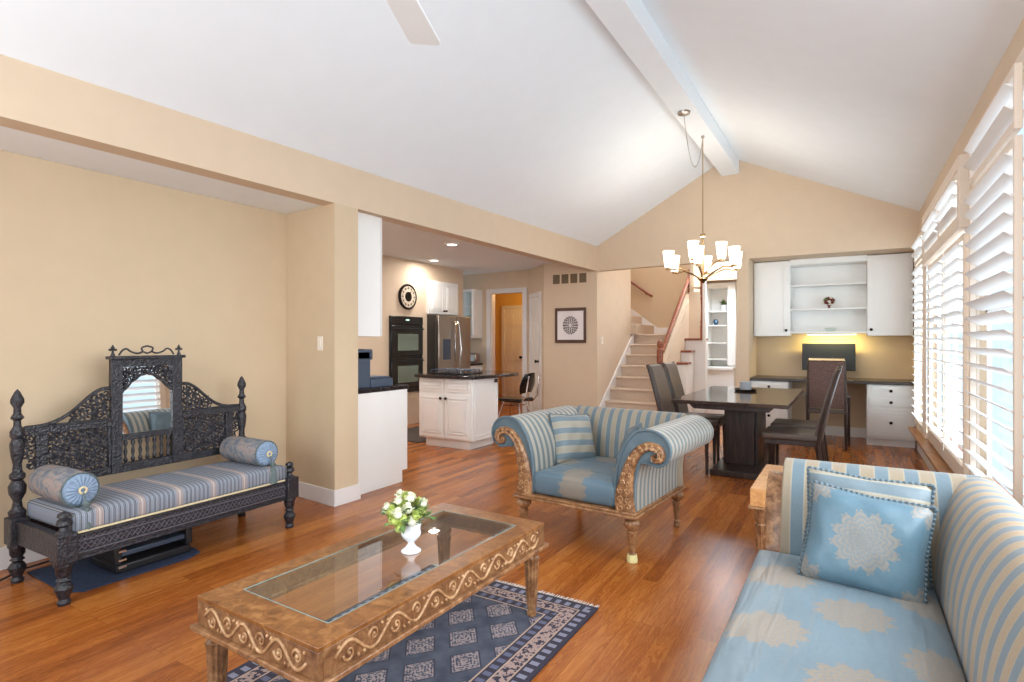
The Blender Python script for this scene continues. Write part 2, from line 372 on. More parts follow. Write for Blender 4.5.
M['leaf'] = plain('leaf_green', srgb(96, 122, 66), .6, vary=.3, vs=30)
M['petalg'] = plain('lime_petals', srgb(182, 196, 104), .6, vary=.15, vs=40)
M['petalw'] = plain('cream_petals', srgb(232, 232, 208), .6, vary=.06, vs=40)
M['porcelain'] = plain('white_porcelain', srgb(232, 236, 240), .18, vary=.01)
M['berry'] = plain('burgundy_flowers', srgb(110, 34, 40), .6, vary=.4, vs=50)
M['outlet'] = plain('switch_ivory', srgb(236, 226, 212), .4, vary=.01)
M['vent'] = plain('vent_tan', srgb(150, 128, 100), .6, vary=.05)
M['paper'] = plain('print_paper', srgb(232, 224, 224), .7, vary=.01)
M['ink'] = plain('print_ink', srgb(138, 118, 112), .7, vary=.1)
M['fdark'] = plain('picture_frame_brown', srgb(84, 56, 44), .4, vary=.1)
M['fan'] = plain('fan_blade_grey', srgb(240, 243, 244), .5, vary=.01)
M['doorw'] = plain('door_white', srgb(236, 230, 220), .45, vary=.01)
M['footer'] = plain('pale_furniture_cup', srgb(226, 220, 160), .4, vary=.03)

# ================================================================== THE ROOM
LX0, LY0, LX1, LY1 = -3.555, 3.162, -3.443, 8.38          # left wall line
def lx(y): return LX0+(LX1-LX0)*(y-LY0)/(LY1-LY0)
YF = 8.38; YB = -2.6; XR = .72; ZL = 2.77; ZR = 2.91; ZH = 2.44
struct(G().box(-9, 1.2, -3, 12.2, -.1, 0), 'floor', M['floor'], 'orange oak strip floor')
# vaulted ceiling: two slopes and the ridge beam
def slope(x0, z0, x1, z1, y0, y1, th=.12):
    g = G(); g.prism([(x0, z0), (x1, z1), (x1, z1+th), (x0, z0+th)], 'y', y0, y1); return g
struct(slope(-3.72, ZL-.09, -1.45, 3.93, YB, YF+.1), 'ceiling', M['ceil'], 'left white slope of the vaulted ceiling')
struct(slope(-1.45, 3.905, .9, 2.79+.02, YB, YF+.1), 'ceiling', M['ceil'], 'right white slope of the vaulted ceiling')
struct(G().box(-1.556, -1.325, YB, YF, 3.66, 3.92), 'trim_1', M['ceil'], 'white ridge beam under the vault', 'beam')
# left wall: header band, pillar, niche
def seg(ya, yb, z0, z1, th=.16):
    g = G(); g.prism([(lx(ya), ya), (lx(yb), yb), (lx(yb)-th, yb), (lx(ya)-th, ya)], 'z', z0, z1); return g
struct(seg(YB, YF, ZH, 2.88), 'wall_left', M['wall'], 'beige header band along the left side')
g = G(); g.prism([(lx(3.165), 3.165), (lx(3.412), 3.412), (-3.72, 3.412), (-4.35, 3.412), (-4.35, 3.24)], 'z', 0, ZH)
struct(g, 'wall_left', M['wall_l'], 'beige pillar and niche end wall')
struct(G().box(-4.40, -4.235, YB, 3.24, 0, ZH), 'wall_left', M['wall_l'], 'tan back wall of the niche')
struct(G().box(-4.40, -3.62, YB, 3.3, ZH+.0008, ZH+.1), 'ceiling', M['ceil'], 'low white ceiling of the niche')
# rear wall (behind the camera) with unseen openings added to admit light
g = G().box(-4.4, -3.6, YB-.1, YB, 0, 4).box(.6, .9, YB-.1, YB, 0, 4).box(-3.6, .6, YB-.1, YB, 3.2, 4).box(-3.6, .6, YB-.1, YB, 0, .3)
struct(g, 'wall_back', M['wall'], 'beige rear wall')
# gable wall
g = G()
xo = -1.36; xr = -1.204
def gz(x): return ZL-.02+(3.9-ZL+.02)*(x-LX1)/(-1.45-LX1) if x < -1.45 else 3.9+(ZR-3.9)*(x+1.45)/(XR+1.45)
g.prism([(lx(YF)-.02, ZH), (xr, 2.47), (XR+.1, 2.47), (XR+.1, 2.95), (-1.45, 3.99), (-3.56, 2.83)], 'y', YF, YF+.12)
g.box(xo, xr, YF, YF+.12, 0, 2.47)
struct(g, 'wall_far', M['wall'], 'beige gable wall above the stair opening and desk recess')
# desk recess
YR = 9.15
struct(G().box(xr-.1, XR+.1, YR, YR+.1, 0, 2.6), 'wall_far', M['wall_l'], 'tan back wall of the desk recess')
struct(G().box(xr-.06, xr, YF+.12, YR, 0, 2.6), 'wall_far', M['wall'], 'beige side wall of the desk recess')
struct(G().box(xr, XR+.05, YF+.12, YR, 2.47, 2.57), 'ceiling', M['wall'], 'small soffit over the desk recess')
struct(G().box(xr, XR, YR-.015, YR, 0, .13), 'baseboard_far', M['trimw'], 'white baseboard under the desk')
# right wall with window openings
wins = {'A': (3.50, 4.68, .42, 2.64), 'B': (4.95, 7.08, .40, 2.52), 'C': (7.36, 8.30, .36, 2.52), 'D': (.3, 3.28, .4, 2.6)}  # D is an unseen opening added to let in more light
g = G(); ys = sorted([(v[0], v[1], v[2], v[3]) for v in wins.values()]); y = YB
for (a, b, z0, z1) in ys:
    g.box(XR, XR+.06, y, a, 0, 3.0); g.box(XR, XR+.06, a, b, 0, z0); g.box(XR, XR+.06, a, b, z1, 3.0); y = b
g.box(XR, XR+.06, y, YR+.1, 0, 3.0)
struct(g, 'wall_right', M['wall'], 'beige window wall on the right')
# kitchen shell
KZ = 2.62; KX = -6.03
struct(G().box(-9, -3.6, 3.24, YF+.05, KZ, KZ+.1).box(-9, -4.4, YF+.05, 10.9, KZ, KZ+.1), 'ceiling', M['ceil'], 'flat kitchen ceiling')
struct(G().box(KX-.12, KX, 4.6, 8.35, 0, KZ), 'wall_left', M['wall'], 'beige kitchen wall holding ovens and fridge')
struct(G().box(-9, KX, 3.3, 4.6, 0, KZ), 'wall_left', M['wall'], 'beige kitchen side wall')
struct(G().box(KX, -4.35, 3.30, 3.412, 0, KZ), 'wall_left', M['wall'], 'beige kitchen wall behind the counter')
g = G().box(-9, -5.83, 8.97, 9.09, 0, KZ).box(-5.13, -5.0, 8.97, 9.09, 0, KZ).box(-5.83, -5.13, 8.97, 9.09, 2.22, KZ)
struct(g, 'wall_far', M['wall'], 'beige kitchen wall around the hall doorway')
g = G(); g.prism([(-5.0, 8.97), (-4.39, 8.38), (-4.39, 8.5), (-4.95, 9.09)], 'z', 0, KZ)
struct(g, 'wall_far', M['wall'], 'angled beige wall with white door')
struct(G().box(-4.39, lx(YF), YF, YF+.12, 0, KZ), 'wall_far', M['wall'], 'beige wall with the framed print')
# hall behind the doorway
struct(G().box(-7.4, -4.5, 10.6, 10.7, 0, KZ), 'wall_far', M['yellow'], 'ochre back wall of the hall')
struct(G().box(-7.5, -7.4, 9.09, 10.7, 0, KZ).box(-4.5, -4.4, 9.09, 10.7, 0, KZ), 'wall_left', M['yellow'], 'ochre hall side walls')
# doorway casing
g = G().box(-5.92, -5.83, 8.945, 8.97, 0, 2.31).box(-5.13, -5.04, 8.945, 8.97, 0, 2.31).box(-5.83, -5.13, 8.945, 8.97, 2.22, 2.31)
g.box(-5.83, -5.81, 8.97, 9.09, 0, 2.22).box(-5.15, -5.13, 8.97, 9.09, 0, 2.22)
struct(g, 'trim_2', M['trimw'], 'white casing of the hall doorway', 'trim', bev=.004)
# stairwell shell
sx0 = lx(YF)
struct(G().box(sx0-.1, sx0, YF+.12, 9.99, 0, 3.6), 'wall_left', M['wall'], 'beige wall beside the stairs')
struct(G().box(-4.4, -2.33, 11.1, 11.2, 0, 4.2).box(-2.40, -2.33, 10.05, 11.1, 0, 4.2), 'wall_far', M['wall_l'], 'tan wall behind the stair landing')
struct(G().box(-4.4, -4.3, 9.9, 11.2, 0, 4.2), 'wall_left', M['wall'], 'stairwell end wall')
struct(G().box(-4.4, -1.1, 8.4, 11.3, 4.2, 4.3), 'ceiling', M['ceil'], 'stairwell ceiling')
struct(G().box(-4.4, sx0-.1, 9.89, 9.99, 1.4, 4.2).box(sx0-.1, sx0, 8.4, 9.99, 3.6, 4.2), 'wall_near', M['wall'], 'wall along upper flight')
# reading nook with bookcase
struct(G().box(-2.4, -1.1, 11.2, 11.3, 0, 3.0), 'wall_far', M['wall'], 'back wall of the bookcase nook')
struct(G().box(-1.2, -1.1, 8.5, 11.3, 2.6, 4.2).box(-1.2, -1.1, YR+.1, 11.3, 0, 2.6).box(-2.4, -1.1, 11.2, 11.3, 3.0, 4.2), 'wall_right', M['wall'], 'side wall of the bookcase nook')
struct(G().box(-2.33, -1.2, 10.55, 10.65, 2.42, 3.4), 'wall_far', M['wall'], 'beige drop above the bookcase')
struct(G().box(-2.1, -2.05, 9.66, 9.72, 0, 2.42), 'trim_3', M['white'], 'white edge casing between stairs and bookcase nook', 'trim', bev=.004)

# baseboards
g = G(); bb = .13
g.prism([(lx(3.165)+.015, 3.15), (lx(3.43)+.015, 3.43), (lx(3.43), 3.43), (lx(3.165), 3.165)], 'z', 0, bb)
g.prism([(lx(3.165)+.015, 3.15), (lx(3.165), 3.165), (-4.235, 3.24), (-4.235, 3.222)], 'z', 0, bb)
g.box(-4.235, -4.22, YB, 3.225, 0, bb)
struct(g, 'baseboard_left', M['trimw'], 'white baseboard around the niche and pillar', bev=.003)
g = G().box(-4.37, lx(YF), YF-.015, YF, 0, bb); struct(g, 'baseboard_far', M['trimw'], 'white baseboard under the framed print')
g = G().box(KX, KX+.015, 4.6, 6.35, 0, bb); struct(g, 'baseboard_left', M['trimw'], 'white kitchen baseboard')
g = G().box(XR-.015, XR, YB, 8.5, 0, bb); struct(g, 'baseboard_right', M['trimw'], 'white baseboard under the windows')

# six-panel doors
def panel_door(g, w_, h, t=.04, rows=((.08, .38), (.43, .78), (.83, .95))):
    g.box(0, w_, 0, t, 0, h)
    for (a, b) in rows:
        for (c0, c1) in ((.14, .46), (.54, .86)):
            g.box(c0*w_, c1*w_, -.008, 0, a*h, b*h); g.box(c0*w_+.03, c1*w_-.03, -.014, -.008, a*h+.03, b*h-.03)
def door(name, label, loc, rz, w_, h):
    o = thing(name, label, 'door', loc, rz); o['kind'] = 'structure'
    g = G(); panel_door(g, w_, h); g.build('door_leaf', M['doorw'], o, bev=.004)
    g = G(); g.box(-.07, 0, -.02, .02, 0, h+.07).box(w_, w_+.07, -.02, .02, 0, h+.07).box(0, w_, -.02, .02, h, h+.07); g.build('door_casing', M['trimw'], o, bev=.004)
    g = G(); g.lathe([(.0, 0), (.026, .004), (.022, .01), (.012, .03), (.026, .045), (.03, .06), (.02, .07), (0, .072)], M=Matrix.Translation((w_-.07, -.0, .98)) @ Matrix.Rotation(PI/2, 4, 'X')); g.build('door_knob', M['knob'], o)
    return o
door('door_1', 'white six-panel door at the back of the ochre hall', (-6.50, 10.55, 0), 0, .50, 2.03)
ang = math.atan2(8.38-8.97, .61)
door('door_2', 'narrow white door in the angled kitchen wall beside the hall doorway', (-4.90, 8.86, 0), ang, .50, 2.10)

# ------------------------------------------------------------------ windows and plantation shutters
def louvers(g, x, y0, y1, z0, z1, pitch=.092, wd=.11, tilt=18):
    n = max(1, int(round((z1-z0)/pitch))); p = (z1-z0)/n
    for i in range(n):
        zc = z0+p*(i+.5)
        Mx = Matrix.Translation((x, 0, zc)) @ Matrix.Rotation(math.radians(tilt), 4, 'Y')
        sec = [(-wd/2, 0), (-wd/4, .0055), (0, .007), (wd/4, .0055), (wd/2, 0), (wd/4, -.0055), (0, -.007), (-wd/4, -.0055)]
        g.prism([(a, b) for a, b in sec], 'y', y0, y1, Mx)
def shutter(parent, x, y0, y1, z0, z1, name='shutter_panel', fw=.045, tilt=28, rod=True):
    fw = .03; g = G(); g.box(x-.016, x+.016, y0, y0+fw, z0, z1).box(x-.016, x+.016, y1-fw, y1, z0, z1)
    g.box(x-.016, x+.016, y0+fw, y1-fw, z0, z0+fw*1.6).box(x-.016, x+.016, y0+fw, y1-fw, z1-fw*1.6, z1)
    o = g.build(name, M['shframe'], parent, bev=.003)
    g = G(); louvers(g, x, y0+fw+.002, y1-fw-.002, z0+fw*1.6, z1-fw*1.6, tilt=tilt); g.build('louvers', M['shutter'], o, ang=60)
    return o
def window(n, key, label, xs, panels, transoms, xfr):
    y0, y1, z0, z1 = wins[key]
    o = thing('window_%d' % n, label, 'window', (XR, (y0+y1)/2, z0)); o['kind'] = 'structure'
    ox, oy, oz = o.location
    sh = Matrix.Translation((-ox, -oy, -oz))
    g = G(); c = .075
    g.box(xfr, XR+.0, y0-c, y0, z0-c, z1+c, sh).box(xfr, XR, y1, y1+c, z0-c, z1+c, sh).box(xfr, XR, y0, y1, z1, z1+c, sh).box(xfr-.02, XR, y0, y1, z0-c, z0, sh)
    g.build('window_frame', M['shframe'], o, bev=.004)
    g = G(); m_ = (y0+y1)/2; f = .035
    for (a, b) in ((y0, m_), (m_, y1)) if y1-y0 > 1.3 else ((y0, y1),):
        g.box(XR+.03, XR+.055, a, a+f, z0, z1, sh).box(XR+.03, XR+.055, b-f, b, z0, z1, sh).box(XR+.03, XR+.055, a, b, z0, z0+f, sh).box(XR+.03, XR+.055, a, b, z1-f, z1, sh).box(XR+.03, XR+.055, a, b, (z0+z1)/2-f/2, (z0+z1)/2+f/2, sh)
    g.build('sash', M['white'], o)
    g = G().box(XR+.041, XR+.045, y0, y1, z0, z1, sh); g.build('pane', M['wglass'], o)
    for i, (a, b, c0, c1, xx) in enumerate(panels+transoms):
        q = thing_child(o, 'shutter_panel'); 
        bpy.data.objects.remove(q)
        p = shutter(o, xx, a, b, c0, c1, 'shutter_panel' if i < len(panels) else 'transom_shutter')
        for me in [p]+list(p.children):
            me.data.transform(sh) 
    return o
def thing_child(p, name):
    e = bpy.data.objects.new(name, None); return e
window(1, 'A', 'nearest tall white-shuttered window at the right edge', None, [(3.50, 4.68, .42, 2.30, .68)], [(3.50, 4.68, 2.33, 2.64, .68)], .70)
wb = window(2, 'B', 'wide middle window with boxed-out shutters above and two shutters below', None, [(4.97, 5.92, .40, 2.08, .69), (5.98, 7.0, .40, 2.08, .69)], [(4.96, 5.99, 2.16, 2.52, .66), (6.01, 7.07, 2.16, 2.52, .66)], .70)
g = G(); sh = Matrix.Translation(-wb.location)
g.box(.635, XR, 4.86, 4.95, 2.10, 2.60, sh).box(.635, XR, 7.08, 7.16, 2.10, 2.60, sh).box(.635, XR, 4.95, 7.08, 2.52, 2.60, sh).box(.635, .70, 4.95, 7.08, 2.10, 2.16, sh)
g.build('transom_box', M['shframe'], wb, bev=.004)
window(3, 'C', 'far tall shuttered window beside the desk recess', None, [(7.36, 8.30, .36, 2.2, .675)], [(7.36, 8.30, 2.22, 2.52, .675)], .70)
g = G().box(.60, XR-.016, 4.9, 8.3, .27, .30); struct(g, 'trim_4', wood('sill_wood', srgb(150, 100, 60), srgb(186, 134, 88), srgb(206, 158, 110)), 'long wooden sill ledge under the windows', 'sill', bev=.004)

# ================================================================== STAIRS
RS = .182; RN = .25; y1s = 8.40; nst = 8; sxr = -2.47
st = thing('staircase', 'beige carpeted staircase rising behind the far opening to a landing', 'staircase', (sx0, y1s, 0)); st['kind'] = 'structure'
tr = Matrix.Translation(-st.location)
yy = [y1s+RN*k for k in range(nst)]
g = G(); poly = [(y1s, 0)]
for k in range(nst):
    z = RS*(k+1); ya = y1s+RN*k
    poly += [(ya+.02, z-RS), (ya+.02, z-.035), (ya-.012, z-.03), (ya-.016, z-.012), (ya, z)]
poly += [(11.1, RS*nst), (11.1, 0)]
pp = []
for p in poly:
    if not pp or p != pp[-1]: pp.append(p)
g.prism(pp[1:], 'x', sx0+.012, sxr, tr); g.build('carpeted_steps', M['carpet'], st)
g = G()
for k in range(5):   # upper flight turns left
    g.box(sx0-.25*(k+1)+.1, sx0-.25*k+.1 if k else sx0+.1, 9.992, 11.095, RS*nst+.001, RS*(nst+1+k), tr)
g.build('upper_flight', M['carpet'], st, bev=.01)
g = G(); g.prism([(y1s-.12, 0), (y1s-.12, .16), (10.09, 1.48), (10.09, 0)], 'x', sx0-.03, sx0+.03, tr)
g.prism([(sx0-1.2, RS*8+1.12), (sx0+.17, RS*8+.14), (sxr, RS*8+.14), (sxr, RS*8), (sx0-1.2, RS*8)], 'y', 11.08, 11.1, tr)
g.build('skirt_board', M['trimw'], st, smooth=False)
# closed balustrade wall with rail
g = G(); zc = lambda y_: RS/RN*(y_-y1s)
g.prism([(y1s+.1, 0), (y1s+.1, .95), (10.1, zc(10.1)+.92), (10.1, 0)], 'x', sxr, sxr+.07, tr); g.build('balustrade_wall', M['wall'], st)
g = G(); g.box(sxr+.07, sxr+.22, 9.2, 9.46, 0, .95, tr).box(sxr+.07, sxr+.22, 9.46, 9.72, 0, 1.14, tr).box(sxr+.07, -2.1, 9.72, 10.05, 0, 1.34, tr)
g.build('stair_end_panels', M['white'], st, bev=.003)
g = G(); g.box(sxr+.06, sxr+.24, 9.17, 9.46, .95, .985, tr).box(sxr+.06, sxr+.24, 9.43, 9.72, 1.14, 1.175, tr).box(sxr+.06, -2.09, 9.69, 10.05, 1.34, 1.375, tr)
g.build('tread_cap', M['rail'], st, bev=.004)
turn = [(.045, 0), (.045, .25), (.03, .27), (.045, .31), (.036, .36), (.028, .55), (.036, .74), (.045, .78), (.03, .82), (.048, .84), (.048, 1.0), (.03, 1.02), (.047, 1.06), (.03, 1.11), (0, 1.13)]
def post(name, x, y_, z0, h, s=1):
    g = G(); g.lathe([(r*s, z*h/1.13) for r, z in turn], (x, y_, z0), 14, tr); g.build(name, M['rail'], st)
post('newel_post', -2.45, 8.42, .0, 1.36)
post('newel_post', sxr+.04, 10.16, 1.38, 1.22, .8)
post('newel_post', -2.13, 9.78, 1.376, .98, .7)
g = G(); g.tube([(-2.435, 8.42, 1.22), (-2.435, 8.5, 1.18), (-2.435, 10.12, 2.44), (-2.43, 10.16, 2.5)], .034, 10, tr); g.build('handrail', M['rail'], st)
g = G(); g.tube([(sxr+.04, 10.16, 2.28), (-2.13, 9.78, 2.22)], .02, 8, tr); g.box(sxr+.07, -2.12, 9.99, 10.02, 1.376, 2.18, tr); g.build('landing_panel', M['wall'], st)
g = G(); g.tube([(-4.4, 11.03, 2.96), (-3.40, 11.03, 2.24), (-3.38, 11.06, 2.22)], .026, 10, tr).tube([(-3.5, 11.1, 2.26), (-3.5, 11.04, 2.29)], .012, 6, tr); g.build('wall_handrail', M['rail'], st)

# bookcase in the nook
bc = thing('bookcase', 'white built-in bookcase in the bluish nook right of the stairs', 'bookcase', (-1.95, 11.0, 0))
g = G(); x0, x1 = -.36, .17
g.box(x0, x0+.05, -.15, .19, .86, 2.34).box(x1-.13, x1, -.15, .19, .86, 2.34).box(x0, x1, -.15, .19, 2.30, 2.4).box(x0, x1, .17, .19, .86, 2.3)
g.build('case', M['white'], bc, bev=.004)
g = G().box(.04, .18, -.2, -.14, .9, 2.36); g.build('side_casing', M['white'], bc, bev=.006)
for z in (.98, 1.28, 1.60, 1.86):
    g = G().box(x0+.05, x1-.13, -.13, .17, z, z+.025); g.build('shelf', M['white'], bc, bev=.003)
g = G().box(x0, x1, -.33, .19, .0, .80); g.build('base_cabinet', M['white'], bc, bev=.004)
g = G().box(x0, x1, -.37, .19, .80, .86); g.build('seat_top', M['white'], bc, bev=.01)
p = thing('potted_plant', 'small green plant in white pot on the top shelf of the nook bookcase', 'plant', (-2.0, 10.98, 1.886))
G().lathe([(0, 0), (.05, 0), (.065, .11), (.055, .11), (0, .10)], n=14).build('pot', M['porcelain'], p)
g = G()
for i in range(40):
    a = random.uniform(0, 2*PI); e = random.uniform(.1, 1.3); L_ = random.uniform(.07, .14)
    Mx = Matrix.Translation((0, 0, .1)) @ Matrix.Rotation(a, 4, 'Z') @ Matrix.Rotation(-e, 4, 'Y')
    g.add([(0, 0, 0), (L_*.5, .018, .01), (L_, 0, 0), (L_*.5, -.018, .01), (L_*.5, 0, .018)], [(0, 4, 1), (1, 4, 2), (2, 4, 3), (3, 4, 0)], Mx)
g.build('foliage', M['leaf'], p)
g = G().lathe([(0, 0), (.03, 0), (.05, .05), (.03, .1), (0, .11)], n=14); tag(g.build('blue_vase', plain('teal_glaze', srgb(40, 80, 110), .2), loc=(-2.14, 10.95, 1.627)), 'small dark blue vase on a shelf of the nook bookcase', 'vase')

# ================================================================== KITCHEN
def knob(g, x, y_, z, s=1):
    g.lathe([(.006*s, 0), (.006*s, .012*s), (.014*s, .018*s), (.015*s, .026*s), (.008*s, .032*s), (0, .033*s)], n=10, M=Matrix.Translation((x, y_, z)) @ Matrix.Rotation(PI/2, 4, 'X'))
def door_front(parent, x0, x1, z0, z1, yf, name='door', knobpos=None, mat='white'):
    """raised-panel front lying in plane y=yf facing -y"""
    g = G(); g.box(x0+.003, x1-.003, yf-.018, yf, z0+.003, z1-.003)
    i = min(.055, (z1-z0)*.25)
    if z1-z0 > .12:
        g.box(x0+i, x1-i, yf-.0175, yf-.0165, z0+i, z1-i)
        for a, b, c, d in ((x0+i, x1-i, z0+i, z0+i+.01), (x0+i, x1-i, z1-i-.01, z1-i), (x0+i, x0+i+.01, z0+i, z1-i), (x1-i-.01, x1-i, z0+i, z1-i)):
            g.box(a, b, yf-.027, yf-.0175, c, d)
        g.box(x0+i+.035, x1-i-.035, yf-.029, yf-.0175, z0+i+.035, z1-i-.035)
    d = g.build(name, M[mat], parent, bev=.003)
    if knobpos:
        g = G(); knob(g, knobpos[0], yf-.018, knobpos[1], 1.25); g.build('knob', M['knob'], d)
    return d
# island (local: origin at near-right corner base, front faces -y)
isl = thing('kitchen_island', 'white kitchen island with raised panel doors on the wood floor', 'cabinet', (-4.315, 5.875, 0))
G().box(-.345, .335, -.23, .29, 0, .11).build('toe_kick', M['white'], isl, bev=.003)
G().box(-.415, .415, -.277, .295, .11, .868).build('body', M['white'], isl, bev=.004)
door_front(isl, -.405, -.01, .13, .68, -.277, knobpos=(-.045, .62)); door_front(isl, .0, .395, .13, .68, -.277, knobpos=(.035, .62))
door_front(isl, -.405, -.01, .70, .86, -.277, 'drawer_front'); door_front(isl, .0, .395, .70, .86, -.277, 'drawer_front')
g = G(); Mx = Matrix.Translation((.415, 0, 0)) @ Matrix.Rotation(PI/2, 4, 'Z')
for a, b, c, d in ((-.24, .26, .16, .17), (-.24, .26, .83, .84), (-.24, -.23, .16, .84), (.25, .26, .16, .84)): g.box(a, b, -.008, 0, c, d, Mx)
g.build('end_panel', M['white'], isl, bev=.002)
G().box(.415, .424, .20, .27, .80, .845).build('outlet', M['black'], isl)
top = [(-.46, -.33), (-.1, -.355), (.3, -.35), (.455, -.32), (.50, 0), (.55, .35), (.53, .62), (.4, .82), (.15, .92), (-.2, .9), (-.46, .7)]
g = G(); g.prism(top, 'z', .868, .908); tag(g.build('island_worktop', M['granite'], loc=(-4.315, 5.875, 0.0005), bev=.008), 'dark granite worktop with rounded seating end on the island', 'worktop')
ck = thing('gas_cooktop', 'black gas cooktop set in the island worktop', 'cooktop', (-4.42, 5.95, .909))
G().box(-.28, .28, -.22, .22, 0, .012).build('cooktop_plate', M['black'], ck, bev=.004)
for k in range(3):
    g = G(); cx_ = -.18+.18*k
    for a in (-.07, 0, .07): g.tube([(cx_+a, -.19, .012), (cx_+a, -.19, .05), (cx_+a, .19, .05), (cx_+a, .19, .012)], .006, 6)
    for b in (-.12, 0, .12): g.tube([(cx_-.08, b, .05), (cx_+.08, b, .05)], .006, 6)
    g.build('grate', M['slate'], ck)
# counter run by the pillar
cb = thing('counter_cabinet', 'white base cabinet with plain end panel beside the pillar', 'cabinet', (-3.63, 3.44, 0))
xl = lambda y_: lx(3.44)+.0
g = G(); g.prism([(0, 0), (.61, 0), (.61, .11), (.68, .11), (.68, .872), (0, .872)], 'x', -.9, 0); g.build('body', M['white'], cb, bev=.003)
G().box(-.9, .004, -.03+.03, .70, .8725, .912).build('granite_top', M['granite'], cb, bev=.006)
for k in range(2): 
    d = door_front(cb, -.44*(k+1), -.44*k-.01, .13, .86, 0); d.rotation_euler = (0, 0, 0)
    d.data.transform(Matrix.Translation((-.455, .68, 0)) @ Matrix.Rotation(PI, 4, 'Z') @ Matrix.Translation((.44, 0, 0)))
uc = thing('wall_cupboard', 'white wall cupboard hung above the counter beside the pillar', 'cabinet', (-3.63, 3.43, 1.37))
G().box(-.8, 0, 0, .33, 0, 1.10).build('body', M['white'], uc, bev=.003)
G().box(-.8, 0, .333, .352, 0.002, 1.10).build('door', M['trimw'], uc, bev=.003)
struct(G().box(-4.6, -3.70, 3.4125, 3.425, .915, 1.36), 'trim_5', M['brick'], 'brick backsplash over the counter', 'backsplash')
cm = thing('coffee_machine', 'slate-coloured coffee machine with drip base on the counter by the pillar', 'coffee machine', (-3.80, 3.66, .913))
G().box(-.14, .15, -.17, .0, 0, .33).box(-.14, .15, -.17, .03, .25, .345).build('housing', M['slate'], cm, bev=.012)
G().box(-.12, .155, .0, .28, 0, .075).prism([(.0, .075), (.27, .075), (.25, .095), (.0, .10)], 'x', -.11, .145).build('drip_tray', M['slate'], cm, bev=.008)
G().box(-.05, .06, .031, .09, .24, .33).build('water_tank', M['porcelain'], cm, bev=.01)
G().lathe([(.02, 0), (.024, -.05), (.014, -.07), (0, -.07)], (.06, .05, .24), 10).build('spout', M['black'], cm)
tag(G().box(-5.75, -4.80, 5.70, 7.0, .0005, .012).build('kitchen_mat', plain('dark_mat', srgb(78, 68, 64), .95, vary=.1, vs=40), bev=.004), 'dark grey-brown mat on the kitchen floor left of the island', 'mat')

# double oven in the left kitchen wall (front faces +x)
def side_thing(name, label, cat, x, y_, z): return thing(name, label, cat, (x, y_, z), PI/2)   # local -y -> world +x, local x -> world y
ov = side_thing('double_oven', 'black double wall oven set into the beige kitchen wall under the clock', 'oven', KX, 6.80, .52)
G().box(-.38, .38, -.03, -.001, 0, 1.2).build('housing', M['black'], ov, bev=.006)
G().box(-.375, .375, -.045, -.03, 1.07, 1.195).build('control_panel', M['black'], ov, bev=.006)
G().box(-.04, .04, -.047, -.045, 1.13, 1.15).build('clock_display', emit('oven_display', (.6, .9, .8, 1), .6), ov)
for z in (.08, .58):
    d = G().box(-.37, .37, -.05, -.03, z, z+.47).build('oven_door', M['black'], ov, bev=.008)
    G().box(-.23, .25, -.054, -.05, z+.08, z+.34).build('oven_window', M['ovenglass'], d, bev=.002)
    g = G().tube([(-.34, -.05, z+.42), (-.34, -.09, z+.42), (.34, -.09, z+.42), (.34, -.05, z+.42)], .011, 8); g.build('oven_handle', M['blackm'], d)
# fridge
fr_ = side_thing('refrigerator', 'stainless steel french-door refrigerator between the ovens and the pantry', 'refrigerator', KX, 7.78, 0)
G().box(-.455, .455, -.18, -.001, .01, 1.76).build('body', plain('fridge_side_dark', srgb(52, 48, 46), .4), fr_, bev=.006)
G().box(-.453, -.003, -.25, -.183, .62, 1.755).build('door', M['steel'], fr_, bev=.012)
G().box(.003, .453, -.25, -.183, .62, 1.755).build('door', M['steel'], fr_, bev=.012)
G().box(-.453, .453, -.25, -.183, .06, .60).build('freezer_drawer', M['steel'], fr_, bev=.012)
for sx in (-1, 1):
    g = G().tube([(sx*.04, -.25, 1.66), (sx*.05, -.29, 1.6), (sx*.09, -.31, 1.2), (sx*.05, -.29, .80), (sx*.04, -.25, .74)], .014, 8); g.build('door_handle', M['chrome'], fr_)
g = G().tube([(-.36, -.25, .52), (-.36, -.30, .52), (.36, -.30, .52), (.36, -.25, .52)], .013, 8); g.build('drawer_handle', M['chrome'], fr_)
G().box(-.34, -.14, -.256, -.25, 1.02, 1.36).box(-.33, -.15, -.262, -.256, 1.28, 1.34).build('water_dispenser', M['slate'], fr_, bev=.004)
cf = side_thing('overfridge_cupboard', 'two-door white cupboard above the refrigerator', 'cabinet', KX, 7.74, 1.78)
G().box(-.44, .38, -.05, -.001, 0, .56).build('body', M['white'], cf, bev=.003)
door_front(cf, -.43, -.03, .01, .55, -.05, knobpos=(-.06, .06)); door_front(cf, -.03, .37, .01, .55, -.05, knobpos=(.0, .06))
# clock
ck2 = side_thing('wall_clock', 'round pale-faced wall clock with dark rim above the ovens', 'clock', KX, 6.83, 2.03)
Rx = Matrix.Rotation(PI/2, 4, 'X')
G().lathe([(.0, .001), (.20, .001), (.205, .03), (.19, .045), (.172, .04), (.17, .03), (0, .03)], n=32, M=Rx).build('rim', M['knob'], ck2)
G().lathe([(0, .03), (.169, .03), (.169, .034), (0, .034)], n=32, M=Rx).build('face', plain('clock_face', srgb(216, 200, 178), .5, vary=.05), ck2)
G().lathe([(.06, .034), (.078, .034), (.078, .038), (.06, .038)], n=24, M=Rx).build('inner_ring', M['knob'], ck2)
g = G()
for k in range(12):
    a = PI*k/6; Mx = Matrix.Rotation(a, 4, 'Y'); g.box(-.006, .006, -.038, -.034, .115, .155, Mx)
g.tube([(.135*math.cos(PI*k/18), -.036, .135*math.sin(PI*k/18)) for k in range(36)], .003, 5, closed=True); g.build('numerals', M['knob'], ck2)
